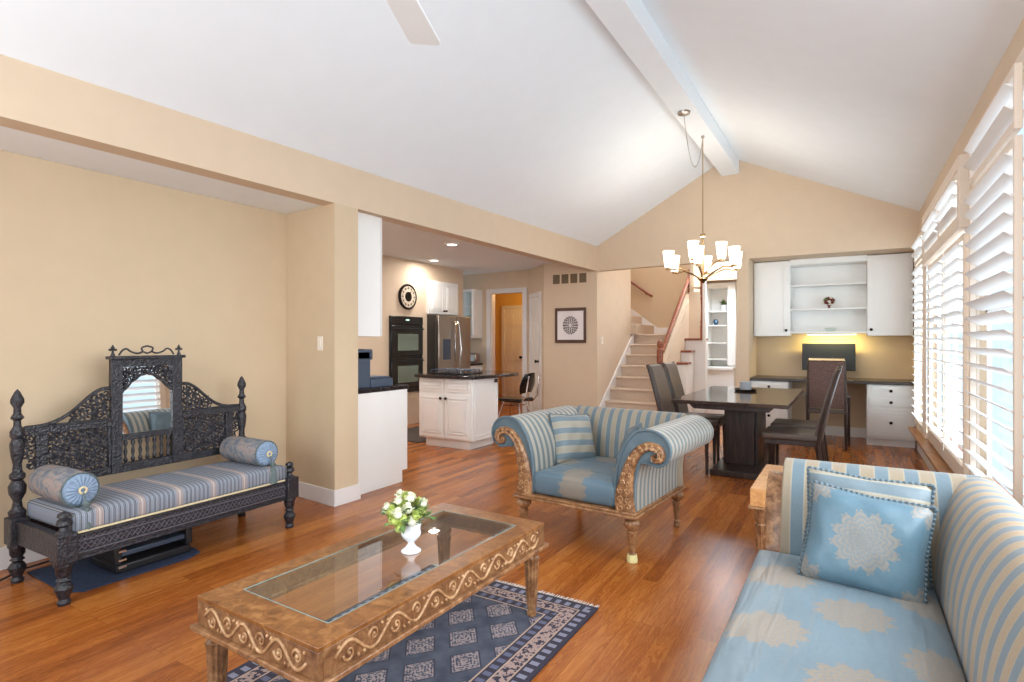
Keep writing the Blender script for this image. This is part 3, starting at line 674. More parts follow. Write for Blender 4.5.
for a, L_ in ((.6, .11), (-1.9, .07)):
    g = G().box(-.005, .005, -.042, -.038, -.02, L_, Matrix.Rotation(a, 4, 'Y')); g.build('hand', M['black'], ck2)
# pantry wall: glass cupboard and counter
gc = thing('glass_cupboard', 'white glass-door wall cupboard right of the refrigerator', 'cabinet', (-6.35, 8.965, 1.38))
g = G(); g.box(-.45, -.43, -.28, 0, 0, .92).box(.31, .33, -.28, 0, 0, .92).box(-.43, .31, -.28, 0, 0, .02).box(-.43, .31, -.28, 0, .90, .92).box(-.43, .31, -.02, 0, .02, .9).box(-.43, .31, -.26, -.02, .44, .455)
g.build('body', M['white'], gc)
for a, b in ((-.45, -.06), (-.06, .33)):
    g = G(); y_ = -.30
    g.box(a, a+.045, y_, y_+.02, 0, .92).box(b-.045, b, y_, y_+.02, 0, .92).box(a+.045, b-.045, y_, y_+.02, 0, .05).box(a+.045, b-.045, y_, y_+.02, .87, .92)
    for z in (.31, .59): g.box(a+.045, b-.045, y_, y_+.02, z, z+.02)
    g.box((a+b)/2-.01, (a+b)/2+.01, y_, y_+.02, .05, .87)
    d = g.build('glass_door', M['white'], gc, bev=.002)
    G().box(a+.045, b-.045, y_+.008, y_+.012, .05, .87).build('pane', M['tglass'], d)
pc = thing('pantry_counter', 'white drawer base with dark top under the glass cupboard', 'cabinet', (-6.35, 8.965, 0))
G().box(-.45, .33, -.54, 0, 0, .87).build('body', M['white'], pc, bev=.003)
G().box(-.47, .34, -.57, 0, .87, .91).build('granite_top', M['granite'], pc, bev=.005)
door_front(pc, -.44, .32, .66, .86, -.54, 'drawer', knobpos=(-.06, .76))
to = thing('toaster', 'small steel toaster on the pantry counter', 'toaster', (-6.10, 8.75, .911))
G().box(-.13, .13, -.09, .09, .01, .19).build('body', M['steel'], to, bev=.03, seg=3); G().box(-.09, .09, -.05, -.02, .186, .193).box(-.09, .09, .02, .05, .186, .193).build('slots', M['black'], to); G().box(-.14, -.129, -.02, .02, .08, .12).build('lever', M['black'], to)
# recessed lights
for i, (px, py, lab) in enumerate(((452, 244, 'nearer round recessed light in the kitchen ceiling'), (434, 260, 'farther round recessed light in the kitchen ceiling'))):
    d_ = 1.29*565/(341-py); lat = (px-512)/565*d_; X = -.5134*d_+.8582*lat; Y = .8582*d_+.5134*lat
    o = thing('recessed_light', lab, 'ceiling light', (X, Y, KZ), 0, 'kitchen recessed lights')
    G().lathe([(.065, -.001), (.066, -.012), (.095, -.008), (.10, -.0005)], n=28, caps=False).build('trim_ring', M['white'], o)
    G().lathe([(0, -.009), (.066, -.009), (.066, -.002), (0, -.002)], n=24).build('lens', M['disc'], o)
    area('recessed_and_fill_lamp', (X, Y, KZ-.02), (0, 0, 0), .12, .12, 12, (1, .95, .9))
area('recessed_and_fill_lamp', (-4.7, 4.5, KZ-.02), (0, 0, 0), .12, .12, 24, (1, .96, .93))  # extra kitchen fill added without a fixture
# framed print, vent, switches
fp = thing('framed_print', 'square framed print of a grey-brown mandala beside the stairs', 'picture', (-3.90, YF-.001, 1.585))
g = G(); a, b = .275, .235
g.box(-a, a, -.025, 0, b, a+.01).box(-a, a, -.025, 0, -a-.01, -b).box(-a, -b, -.025, 0, -b, b).box(b, a, -.025, 0, -b, b); g.build('frame', M['fdark'], fp, bev=.004)
G().box(-b, b, -.012, -.002, -b, b).build('print', M['paper'], fp)
g = G()
for R_, n_, ln in ((.03, 8, .03), (.06, 12, .03), (.09, 16, .03), (.12, 18, .02)):
    for k in range(n_):
        q = 2*PI*k/n_; c_, s_ = math.cos(q), math.sin(q); wd = R_*2.9/n_
        P = lambda r, t_: (r*c_-t_*s_, -.0135, (r*s_+t_*c_)*1.08)
        g.add([P(R_, 0), P(R_+ln/2, wd), P(R_+ln, 0), P(R_+ln/2, -wd)], [(0, 1, 2, 3), (3, 2, 1, 0)])
for R_ in (.03, .06, .09, .118): g.tube([(R_*math.cos(PI*k/24), -.0135, R_*1.08*math.sin(PI*k/24)) for k in range(48)], .0028, 5, closed=True)
g.build('mandala', M['ink'], fp)
vt = thing('wall_vent', 'wide four-section air return vent high on the wall above the framed print', 'vent', (-3.92, YF-.001, 2.345))
g = G(); g.box(-.33, .33, -.012, 0, .075, .09).box(-.33, .33, -.012, 0, -.09, -.075)
for k in range(5): g.box(-.33+k*.1575, -.30+k*.1575, -.012, 0, -.075, .075)
g.build('grille_frame', M['wall'], vt, bev=.002)
g = G()
for k in range(12): g.box(-.31, .31, -.008, -.003, -.07+k*.012, -.064+k*.012)
g.build('slats', M['vent'], vt)
G().box(-.31, .31, -.003, -.001, -.075, .075).build('backing', M['knob'], vt)
def switch(label, loc, rz):
    o = thing('light_switch', label, 'switch', loc, rz)
    G().box(-.036, .036, -.006, 0, -.058, .058).build('plate', M['outlet'], o, bev=.002); G().box(-.015, .015, -.01, -.006, -.03, .03).build('rocker', M['outlet'], o, bev=.002)
switch('ivory light switch on the niche end wall above the daybed', (-3.74, 3.181, 1.31), math.radians(-6.3))
switch('ivory light switch on the wall left of the stairs', (sx0+.002, 8.585, 1.34), PI/2)
tag(G().box(-.07, .07, -.03, 0, -.11, .11).box(-.05, .05, -.034, -.03, -.08, .08).build('hall_picture', M['paper'], loc=(-6.85, 10.599, 1.62), bev=.006), 'small pale plaque on the ochre hall wall left of the hall door', 'picture')

# kitchen bar chair (faces -x)
kc = thing('kitchen_chair', 'black moulded chair with chrome legs and casters behind the island', 'chair', (-4.17, 7.05, 0), PI/2)
g = G(); g.prism([(-.2, -.2), (.2, -.2), (.23, .05), (.17, .22), (-.17, .22), (-.23, .05)], 'z', .47, .51); g.build('seat', M['black'], kc, bev=.015, seg=3)
g = G()
vs = []; nu = 10; nv = 6
for i in range(nu+1):
    for j in range(nv+1):
        u_ = -1+2*i/nu; v_ = j/nv; W = .2*(1-.35*(1-math.sin(PI*min(1, v_*.9+.1)))); vs.append((u_*W, -.22-.07*v_+.05*u_*u_, .60+.28*v_-.02*u_*u_))
n_ = len(vs); vs += [(x, y_-.018, z) for x, y_, z in vs]; fs = []
for i in range(nu):
    for j in range(nv):
        q = i*(nv+1)+j; fs += [(q, q+1, q+nv+2, q+nv+1), (n_+q, n_+q+nv+1, n_+q+nv+2, n_+q+1)]
bd = [i*(nv+1) for i in range(nu+1)]+[nu*(nv+1)+j for j in range(1, nv+1)]+[i*(nv+1)+nv for i in range(nu-1, -1, -1)]+[j for j in range(nv-1, 0, -1)]
for a, b in zip(bd, bd[1:]+bd[:1]): fs.append((a, b, b+n_, a+n_))
g.add(vs, fs); g.build('backrest', M['black'], kc)
for sx in (-1, 1):
    G().tube([(sx*.13, .1, .46), (sx*.17, -.2, .46), (sx*.17, -.28, .55), (sx*.15, -.32, .84)], .012, 8).build('back_support', M['chrome'], kc)
    for sy in (-1, 1):
        l_ = G().tube([(sx*.10, sy*.12, .47), (sx*.2, sy*.22, .07)], .012, 8).build('leg', M['chrome'], kc)
        G().lathe([(.0, -.012), (.028, -.012), (.03, 0), (.028, .012), (0, .012)], n=14, M=Matrix.Translation((sx*.2, sy*.22, .031)) @ Matrix.Rotation(PI/2, 4, 'Y')).build('caster', M['black'], l_)
G().tube([(-.13, -.15, .40), (.13, .15, .40)], .008, 8).tube([(.13, -.15, .40), (-.13, .15, .40)], .008, 8).build('stretcher', M['chrome'], kc)

# ================================================================== DESK RECESS
def drawer_base(name, label, x0, x1, fr_z):
    o = thing(name, label, 'cabinet', ((x0+x1)/2, 8.54, 0)); hw = (x1-x0)/2-.004
    G().box(-hw, hw, .05, .60, 0, .09).build('toe_kick', M['white'], o)
    G().box(-hw, hw, 0, .60, .09, .778).build('body', M['white'], o, bev=.003)
    for a, b in fr_z: door_front(o, -hw+.02, hw-.01, a, b, 0, 'drawer', knobpos=(0, (a+b)/2))
    return o
drawer_base('drawer_cabinet', 'white three-drawer desk cabinet against the window wall', .18, .70, ((.13, .48), (.50, .62), (.64, .765)))
drawer_base('drawer_cabinet', 'white three-drawer desk cabinet at the left end of the desk', -1.20, -.72, ((.13, .48), (.50, .62), (.64, .765)))
tag(G().box(xr+.002, XR-.004, 8.50, YR-.002, .779, .82).build('desk_worktop', plain('dark_desk_top', srgb(66, 56, 50), .25, vary=.2, vs=60), bev=.006), 'long dark built-in desk top spanning the recess', 'worktop')
up = thing('upper_cabinets', 'white built-in upper cabinets with open shelves above the desk', 'cabinet', (-.25, YR-.002, 1.40))
xs = (-.948, -.474, .443, .94)
G().box(xs[0], xs[1], -.33, 0, 0, 1.06).box(xs[2], xs[3], -.33, 0, 0, 1.06).box(xs[1], xs[2], -.33, 0, .99, 1.06).box(xs[1], xs[2], -.33, 0, .035, .06).box(xs[1], xs[2], -.02, 0, .06, .99).box(xs[1], xs[2], -.345, -.33, 1.0, 1.068).build('case', M['white'], up, bev=.003)
for z in (.36, .695): G().box(xs[1], xs[2], -.30, -.02, z, z+.02).build('shelf', M['white'], up, bev=.002)
door_front(up, xs[0]+.02, xs[1]-.01, .0, 1.05, -.33, knobpos=(xs[1]-.045, .08)); door_front(up, xs[2]+.01, xs[3]-.03, .0, 1.05, -.33, knobpos=(xs[2]+.045, .08))
us = thing('under_cabinet_light', 'thin glowing yellow strip light under the desk shelves', 'light', (-.22, 8.90, 1.432))
G().box(-.30, .30, -.03, .03, -.012, 0).build('housing', M['white'], us); G().box(-.29, .29, -.025, .025, -.02, -.012).build('tube', M['strip'], us)
area('under_cabinet_lamp', (-.22, 8.93, 1.405), (math.radians(20), 0, 0), .55, .04, 7, (1, .82, .28))
mo = thing('computer_monitor', 'wide black computer monitor on the built-in desk', 'monitor', (-.26, 9.02, .82))
G().box(-.325, .325, -.02, .015, .10, .475).build('bezel', M['blackm'], mo, bev=.004); G().box(-.315, .315, -.022, -.02, .11, .465).build('screen', M['screen'], mo)
G().box(-.03, .03, .015, .04, .01, .25).build('stand_neck', M['blackm'], mo); G().box(-.12, .12, -.09, .09, 0, .012).build('stand_base', M['blackm'], mo, bev=.004)
fo = thing('flower_ornament', 'round burgundy and white flower ornament on the middle shelf above the desk', 'ornament', (-.25, 8.97, 1.7805))
G().lathe([(0, 0), (.035, 0), (.012, .015), (.012, .03), (.03, .045), (0, .045)], n=12).build('foot', M['berry'], fo)
for m_, n_, s_ in (('berry', 26, 0), ('petalw', 9, 1), ('leaf', 8, 2)):
    g = G(); random.seed(3+s_)
    for k in range(n_):
        a = random.uniform(0, 2*PI); e = random.uniform(-.5, 1.4); g.ball((.06*math.cos(a)*math.cos(e), .06*math.sin(a)*math.cos(e), .095+.05*math.sin(e)), .019, 7, 5)
    g.build({'berry': 'blossoms', 'petalw': 'white_blossoms', 'leaf': 'leaves'}[m_], M[m_], fo)
g = G().lathe([(0, 0), (.06, 0), (.085, .05), (.08, .05), (.055, .006), (0, .006)], n=18); tag(g.build('glass_bowl', M['tglass'], loc=(-.23, 8.95, 1.4605)), 'clear glass bowl on the bottom shelf above the desk', 'bowl')

# woven desk chair, back to the camera, faces +y
dc = thing('desk_chair', 'dark chair with tall woven back and arms drawn up to the desk', 'chair', (-.25, 8.17, 0))
for sx in (-1, 1):
    G().tube([(sx*.21, -.20, 0), (sx*.205, -.16, .45), (sx*.19, -.22, 1.09)], [.016, .022, .016], 8).build('rear_leg', M['dwood'], dc)
    G().tube([(sx*.235, .25, 0), (sx*.235, .25, .45), (sx*.235, .22, .62)], [.016, .02, .02], 8).build('front_leg', M['dwood'], dc)
    G().tube([(sx*.235, .25, .62), (sx*.24, .0, .64), (sx*.20, -.19, .66)], .018, 8).build('armrest', M['dwood'], dc)
G().box(-.22, .22, -.18, .26, .43, .49).build('seat', M['leather'], dc, bev=.015)
g = G().box(-.19, .19, -.012, .012, 0, .58, Matrix.Translation((0, -.185, .50)) @ Matrix.Rotation(math.radians(4), 4, 'X')); g.build('backrest', M['woven'], dc, bev=.004)
g = G().box(-.195, .195, -.018, .018, 0, .035, Matrix.Translation((0, -.226, 1.085))); g.build('top_rail', M['brass'], dc, bev=.006)

# ================================================================== DINING
dt = thing('dining_table', 'dark wooden pedestal dining table with glossy top', 'table', (-.985, 6.52, 0))
G().box(-.515, .515, -.98, .98, .725, .76).build('tabletop', M['dtop'], dt, bev=.004)
g = G(); g.prism([(-.40, .725), (.40, .725), (.34, .665), (-.34, .665)], 'y', -.82, .82); g.build('apron', M['dwood'], dt, bev=.004)
G().box(-.115, .155, -.34, .34, .06, .668).build('pedestal', M['dwood'], dt, bev=.006)
for sx in (-1, 1): G().box(sx*.15+.02-.015, sx*.15+.02+.015, -.30, .30, .06, .665).build('pedestal_fin', M['dwood'], dt, bev=.003)
G().box(-.215, .235, -.70, .70, 0, .06).build('base_plate', M['dwood'], dt, bev=.008)
ty = thing('round_tray', 'small dark round tray on the dining table', 'tray', (-1.02, 6.88, .7605))
G().lathe([(0, 0), (.11, 0), (.125, .022), (.12, .024), (.105, .006), (0, .006)], n=28).build('tray', M['knob'], ty)
cu = thing('candle_cup', 'pale grey ceramic candle cup standing on the round tray', 'candle', (-1.02, 6.88, .767))
G().lathe([(0, 0), (.055, 0), (.062, .02), (.062, .10), (.056, .10), (.054, .07), (0, .07)], n=24).build('cup', plain('grey_ceramic', srgb(176, 180, 186), .35), cu)
G().lathe([(0, .07), (.05, .07), (.05, .078), (0, .078)], n=20).build('wax', M['petalw'], cu)
def make_dchair(label):
    """faces +x; seat centre at the origin"""
    o = thing('dining_chair', label, 'chair')
    G().box(-.23, .24, -.22, .22, .43, .495).build('seat', M['leather'], o, bev=.022, seg=3)
    G().box(-.22, .22, -.21, .21, .39, .432).build('seat_frame', M['dwood'], o, bev=.004)
    bx = [(-.18, .45), (-.21, .60), (-.262, .80), (-.325, 1.02), (-.352, 1.07), (-.395, 1.075), (-.375, .99), (-.32, .78), (-.275, .60), (-.25, .44)]
    G().prism(bx, 'y', -.205, .205).build('backrest', M['leather'], o, bev=.008)
    for s in (-1, 1):
        G().tube([(-.215, s*.21, .40), (-.245, s*.21, .60), (-.30, s*.21, .80), (-.365, s*.21, 1.04), (-.383, s*.208, 1.08)], .019, 8).build('back_post', M['dwood'], o)
        G().tube([(.21, s*.185, .40), (.215, s*.185, 0)], [.022, .014], 8).build('leg', M['dwood'], o)
        G().tube([(-.21, s*.185, .42), (-.27, s*.195, 0)], [.024, .015], 8).build('leg', M['dwood'], o)
    G().tube([(-.30, -.18, .82), (-.30, .18, .82)], .004, 5).build('seam', M['dwood'], o)
    return o
c0 = make_dchair('brown leather dining chair on the stair side, nearer the armchair')
spots = [(-1.44, 6.02, 0, None), (-1.44, 6.58, 0, 'brown leather dining chair on the stair side, nearer the desk'),
         (-.46, 5.87, PI, 'brown leather dining chair on the window side, nearer the sofa'), (-.46, 6.52, PI, 'brown leather dining chair on the window side, nearer the desk')]
for i, (x, y_, rz, lab) in enumerate(spots):
    o = c0 if i == 0 else copy_tree(c0); o.location = (x, y_, 0); o.rotation_euler = (0, 0, rz); o['group'] = 'dining chairs around the table'
    if lab: o['label'] = lab

# chandelier
CX, CY = -1.435, 6.62
ch = thing('chandelier', 'nine-light chandelier with frosted glass shades on a chain from the beam', 'chandelier', (CX, CY, 3.659))
ZB = 1.985-3.659
G().tube([(0, 0, 0), (0, 0, ZB+.3)], .006, 8).build('rod', M['brass'], ch)
G().lathe([(0, 0), (.012, .0), (.03, .02), (.06, .05), (.035, .07), (.018, .10), (.014, .3), (.03, .31), (.016, .33), (.014, .52), (.03, .53), (.03, .56), (0, .57)], (0, 0, ZB), 16).build('central_column', M['brass'], ch)
G().lathe([(0, -.0), (.02, -.0), (.02, -.015), (.01, -.03), (0, -.035)], n=12).build('ceiling_hook', M['steel'], ch)
ca = G().lathe([(.065, 0), (.06, -.02), (.02, -.03), (0, -.032)], (1.0-1.0, 0, 0), 20)
ca.v = [(x-.015, y_-.79, z) for x, y_, z in ca.v]; ca.build('canopy', M['steel'], ch)
g = G(); pts = []
for k in range(29):
    t_ = k/28; pts.append(Vector((-.015*(1-t_), -.79*(1-t_), -.03-.42*(1-(2*t_-1)**2)**1.0)))
for a, b in zip(pts, pts[1:]): 
    mid = (a+b)/2; dr = (b-a); g.tube([a-dr*.15, b+dr*.15], .0065 if True else 0, 6, flat=.5)
g.build('chain', M['steel'], ch)
def shade(parent, x, y_, z):
    g = G(); g.lathe([(0, 0), (.034, 0), (.044, .02), (.058, .16), (.062, .19), (.057, .19), (.038, .02), (0, .012)], (x, y_, z), 18)
    s = g.build('glass_shade', M['shade'], parent)
for k in range(6):
    a = 2*PI*k/6+.62; c_, s_ = math.cos(a), math.sin(a); R_ = .40
    arm = G().tube([(c_*.03, s_*.03, ZB+.05), (c_*.13, s_*.13, ZB+.11), (c_*.26, s_*.26, ZB+.165), (c_*.36, s_*.36, ZB+.15), (c_*R_, s_*R_, ZB+.155)], .009, 8).lathe([(0, 0), (.03, .0), (.034, .02), (0, .02)], (c_*R_, s_*R_, ZB+.15), 12).build('arm', M['brass'], ch)
    shade(arm, c_*R_, s_*R_, ZB+.17)
for k in range(3):
    a = 2*PI*k/3+.2; c_, s_ = math.cos(a), math.sin(a); R_ = .2
    arm = G().tube([(c_*.015, s_*.015, ZB+.10), (c_*.09, s_*.09, ZB+.2), (c_*.16, s_*.16, ZB+.255), (c_*R_, s_*R_, ZB+.25)], .009, 8).lathe([(0, 0), (.03, .0), (.034, .02), (0, .02)], (c_*R_, s_*R_, ZB+.245), 12).build('arm', M['brass'], ch)
    shade(arm, c_*R_, s_*R_, ZB+.265)
point('chandelier_lamp', (CX, CY, 2.50), 24, (1, .93, .84), .15)

# ceiling fan
fn = thing('ceiling_fan', 'pale grey ceiling fan, one blade tip showing at the top edge', 'fan', (-1.42, 1.43, 2.70))
G().lathe([(0, -.09), (.06, -.085), (.11, -.05), (.12, 0), (.11, .05), (.05, .09), (.02, .1), (.015, .9), (.06, .93), (.06, .955), (0, .957)], n=24).build('motor', M['fan'], fn)
for k in range(4):
    a = math.radians(113+90*k)
    Mx = Matrix.Rotation(a, 4, 'Z')
    out = [(.14, -.05), (.3, -.065), (.62, -.075), (.645, -.068), (.65, -.05), (.65, .05), (.645, .068), (.62, .075), (.3, .065), (.14, .05)]
    G().prism(out, 'z', -.008, .002, Mx @ Matrix.Rotation(math.radians(7), 4, 'X')).build('blade', M['fan'], fn, bev=.002)

# ================================================================== SOFA FAMILY
def resample(pts, n):
    # Catmull-Rom
    out = []; P = [Vector(p) for p in pts]; m = len(P)
    for i in range(m-1):
        a, b, c, d = P[max(i-1, 0)], P[i], P[i+1], P[min(i+2, m-1)]
        for k in range(n):
            t_ = k/n; out.append(.5*((2*b)+(-a+c)*t_+(2*a-5*b+4*c-d)*t_*t_+(-a+3*b-3*c+d)*t_**3))
    out.append(P[-1]); return out
ARM = [(0, .30), (-.005, .44), (.01, .58), (.055, .70), (.125, .785), (.21, .805), (.29, .78), (.335, .715), (.325, .64), (.265, .60), (.20, .61), (.155, .60), (.13, .52), (.12, .42), (.12, .30)]
def arm_poly(ou=1.0): return [(p[0]*ou, p[1]) for p in resample(ARM, 4)]
leg_prof = [(0, 0), (.017, 0), (.019, .012), (.012, .03), (.022, .042), (.012, .055), (.017, .08), (.026, .165), (.029, .18), (.018, .188), (.030, .20), (.044, .218), (.045, .235), (.036, .25), (.026, .257), (.036, .264), (.036, .272)]
def facing(parent, M0, name='carved_facing', th=0):
    """carved S-scroll on an arm front: local (u outward, z), lies in plane y=0 facing -y"""
    path = [(.065, .30), (.055, .38), (.065, .48), (.09, .58), (.135, .665), (.20, .71), (.265, .70), (.285, .665), (.27, .635), (.24, .635), (.235, .655), (.25, .665)]
    wd = [.062, .058, .045, .034, .028, .026, .026, .022, .018, .014, .01, .006]
    P = resample([(a, b, w_) for (a, b), w_ in zip(path, wd)], 6)
    g = G(); n = len(P); vs = []
    for i, p in enumerate(P):
        q0 = P[max(i-1, 0)]; q1 = P[min(i+1, n-1)]; t_ = Vector((q1.x-q0.x, q1.y-q0.y)).normalized(); nn = Vector((-t_.y, t_.x)); w_ = p.z
        for (s, dy) in ((-1, th), (-1, -.018), (-.55, -.03), (0, -.022), (.55, -.03), (1, -.018), (1, th)):
            vs.append((p.x+nn.x*w_*s, dy, p.y+nn.y*w_*s))
    fs = []
    for i in range(n-1):
        for k in range(6): fs.append((i*7+k, (i+1)*7+k, (i+1)*7+k+1, i*7+k+1))
    fs += [tuple(range(7)), tuple((n-1)*7+k for k in range(6, -1, -1))]
    g.add(vs, fs, M0); o = g.build(name, M['gilt'], parent, ang=60)
    g = G(); random.seed(11)
    for i in range(3, n-20, 3):   # leaves and beads down the middle
        p = P[i]; r0 = p.z*.42
        for s in (-1, 1):
            sp = []
            q0 = P[i-1]; q1 = P[i+1]; t_ = Vector((q1.x-q0.x, q1.y-q0.y)).normalized(); nn = Vector((-t_.y, t_.x))
            c_ = Vector((p.x, p.y))+nn*s*r0*1.0
            for k in range(9):
                a = k*.75; rr = r0*.9*(1-k/10); sp.append((c_.x+rr*math.cos(a*s+i), -.027, c_.y+rr*math.sin(a*s+i)))
            g.tube(sp, .0045, 5, M0)
    g.build('carving', M['giltl'], o)
    return o
def cushion(g, x0, x1, y0, y1, z0, z1, r=.05, crown=.03, n=14, m=10):
    # soft box: rounded superellipse grid
    def shp(u): return math.copysign(abs(u)**.8, u)
    vs = []; fs = []; N = n; Mm = m
    for side in (1, -1):
        for i in range(N+1):
            for j in range(Mm+1):
                u = -1+2*i/N; v_ = -1+2*j/Mm
                e = (1-abs(u)**8)*(1-abs(v_)**8)
                x = (x0+x1)/2+(x1-x0)/2*u*(1-.02*(1-e)); y_ = (y0+y1)/2+(y1-y0)/2*v_
                zm = (z0+z1)/2; h = (z1-z0)/2
                f_ = min(1, e**.25) if e > 0 else 0
                z = zm+side*(h*(.55+.45*f_)+(crown*(1-u*u)*(1-v_*v_) if side > 0 else 0))
                if side < 0: z = zm-h*(.6+.4*f_)
                vs.append((x, y_, z))
    k = (N+1)*(Mm+1)
    for i in range(N):
        for j in range(Mm):
            a = i*(Mm+1)+j; fs += [(a, a+Mm+1, a+Mm+2, a+1), (k+a, k+a+1, k+a+Mm+2, k+a+Mm+1)]
    bd = [i*(Mm+1) for i in range(N+1)]+[N*(Mm+1)+j for j in range(1, Mm+1)]+[i*(Mm+1)+Mm for i in range(N-1, -1, -1)]+[j for j in range(Mm-1, 0, -1)]
    for a, b in zip(bd, bd[1:]+bd[:1]): fs.append((a, a+k, b+k, b))
    g.add(vs, fs)
def slab(g, x0, x1, y0, y1, z0, z1, r=.03, crown=.015, n=24, m=12):
    """box cushion with rounded edges and a slightly crowned, softly creased top"""
    rings = []
    prof = [(0, z0+.001)]+[(r*.35, z0), ]
    secs = [(r, z0), (r*.3, z0+r*.3), (0, z0+r), (0, z1-r), (r*.3, z1-r*.3), (r, z1)]
    per = [(-1+2*i/n, -1) for i in range(n)]+[(1, -1+2*i/m) for i in range(m)]+[(1-2*i/n, 1) for i in range(n)]+[(-1, 1-2*i/m) for i in range(m)]
    cx, cy, hx, hy = (x0+x1)/2, (y0+y1)/2, (x1-x0)/2, (y1-y0)/2; vs = []; fs = []; L_ = len(per)
    for ins, z in secs:
        for u, v_ in per: vs.append((cx+u*(hx-ins), cy+v_*(hy-ins), z))
    for q in range(len(secs)-1):
        for k in range(L_): a = q*L_+k; b = q*L_+(k+1) % L_; fs.append((a, b, b+L_, a+L_))
    fs.append(tuple(range(L_))[::-1])
    base = len(vs); mp = {}
    for i in range(n+1):
        for j in range(m+1):
            u, v_ = -1+2*i/n, -1+2*j/m
            if abs(u) == 1 or abs(v_) == 1 or i in (0, n) or j in (0, m):
                if j == 0 and i < n: q = i
                elif i == n and j < m: q = n+j
                elif j == m and i > 0: q = n+m+(n-i)
                else: q = 2*n+m+(m-j)
                mp[i, j] = (len(secs)-1)*L_+q % L_
            else:
                mp[i, j] = len(vs); vs.append((cx+u*(hx-r), cy+v_*(hy-r), z1+crown*((1-u**4)*(1-v_**4))**.6))
    for i in range(n):
        for j in range(m): fs.append((mp[i, j], mp[i+1, j], mp[i+1, j+1], mp[i, j+1]))
    g.add(vs, fs)
def scroll_seat(name, label, cat, loc, rz, W, D, mat_arm, mat_back, mat_seat, back_ou=.7, cup=False, seatz=.46, ft=0, bext=0, bin_=.13):
    """W between inner arm faces; front at y=-D/2 facing -y; local origin on the floor"""
    o = thing(name, label, cat, loc, rz)
    hw, hd = W/2, D/2; ox = .12
    # rail
    g = G(); e = .01
    for z0, z1, ex in ((.272, .288, .02), (.288, .305, .008)): g.box(-hw-ox-ex, hw+ox+ex, -hd-ex, hd+ex, z0, z1)
    g.build('seat_rail', M['gilt'], o, bev=.004)
    for sx in (-1, 1):
        for sy in (-1, 1):
            l_ = G().lathe([(r*1.15, z) for r, z in leg_prof], (sx*(hw+ox-.03), sy*(hd-.045), 0), 24, flute=1, fr=(.06, .256)).build('leg', M['gilt'], o)
            if cup and sx == 1 and sy == -1:
                G().lathe([(0, -.001), (.032, 0), (.035, .012), (.03, .045), (.02, .045), (0, .03)], (sx*(hw+ox-.03), sy*(hd-.045), 0), 8).build('floor_protector', M['footer'], l_)
    ap = arm_poly()
    for sx in (-1, 1):
        poly = [(sx*(hw+u), z) for u, z in ap]
        g = G(); g.prism(poly, 'y', -hd+.02+ft, hd+.0); a_ = g.build('arm', [mat_arm, M['blue']], o, ang=50, bev=.006)
        for p_ in a_.data.polygons:
            if not ft and abs(p_.normal.y) > .9: p_.material_index = 1
        # piping round the front of the scroll
        if not ft: G().tube([(sx*(hw+u), -hd+.016+ft, z) for u, z in ap[1:44]], .008, 6).build('piping', M['blue'], a_)
        facing(o, Matrix.Translation((sx*hw, -hd+.022+ft/2, 0)) @ Matrix.Diagonal((sx, 1, 1, 1)), th=ft/2)
    bp = [(hd-bin_+u*back_ou, z+(.0 if z < .4 else .004)) for u, z in ap]
    g = G(); g.prism(bp, 'x', -hw+.0-.02-bext, hw+.02+bext); g.build('backrest', mat_back, o, ang=50, bev=.02)
    g = G(); slab(g, -hw+.006, hw-.006, -hd+.012, hd-bin_-.005, .307, seatz, .035, .018); g.build('seat_cushion', mat_seat, o, ang=180)
    return o
armchair = scroll_seat('armchair', 'blue and taupe striped scroll-arm armchair with carved gilt frame', 'armchair', (-1.49, 3.72, 0), math.radians(-4.5), .61, .88, M['str_y'], M['str_x'], M['dam_chair'], cup=True, bext=.12)
# sofa: front faces -x (rotated -90), back along the window wall
sofa = scroll_seat('sofa', 'long blue damask scroll-arm sofa under the windows at lower right', 'sofa', (.06, 1.575, 0), -PI/2, 2.05, .82, M['str_y_big'], M['str_x_big'], M['dam'], back_ou=.75, seatz=.46, ft=.08, bext=.16, bin_=.20)
def throw_pillow(name, label, loc, rot, s, mat, th=.09, grp=None, ruf=True, seed=0, h=None):
    g = G(); N = 18; vs = []; fs = []; h = h or s
    rnd = random.Random(seed)
    for side in (1, -1):
        for i in range(N+1):
            for j in range(N+1):
                u = -1+2*i/N; v_ = -1+2*j/N
                pin = 1-.07*(1-abs(u*v_))*(max(abs(u), abs(v_))**4)
                e = max(0, (1-u**4)*(1-v_**4))
                wr = .006*math.sin(9*u+seed)*math.sin(7*v_+2*seed)*(1 if side > 0 else 0)
                vs.append((u*s/2*pin, -side*(th*e**.55+wr*e), v_*h/2*pin))
    k = (N+1)**2
    for i in range(N):
        for j in range(N):
            a = i*(N+1)+j; fs += [(a, a+1, a+N+2, a+N+1), (k+a, k+a+N+1, k+a+N+2, k+a+1)]
    fs = [tuple(reversed(f_)) for f_ in fs]
    g.add(vs, fs)
    o = thing(name, label, 'pillow', loc, 0, grp); o.rotation_euler = rot
    g.build('cover', mat, o, ang=180)
    g = G(); N2 = 44; bd = [(-1+2*i/N2, -1) for i in range(N2)]+[(1, -1+2*i/N2) for i in range(N2)]+[(1-2*i/N2, 1) for i in range(N2)]+[(-1, 1-2*i/N2) for i in range(N2)]
    pts = []
    for q, (u, v_) in enumerate(bd):
        pin = (1-.07*(1-abs(u*v_)))*(1+.012*(q % 2)); pts.append((u*s/2*pin, .003*(-1)**q, v_*h/2*pin))
    g.tube(pts, .0055, 6, closed=True); g.build('ruffled_edge', M['blue'], o)
    return o
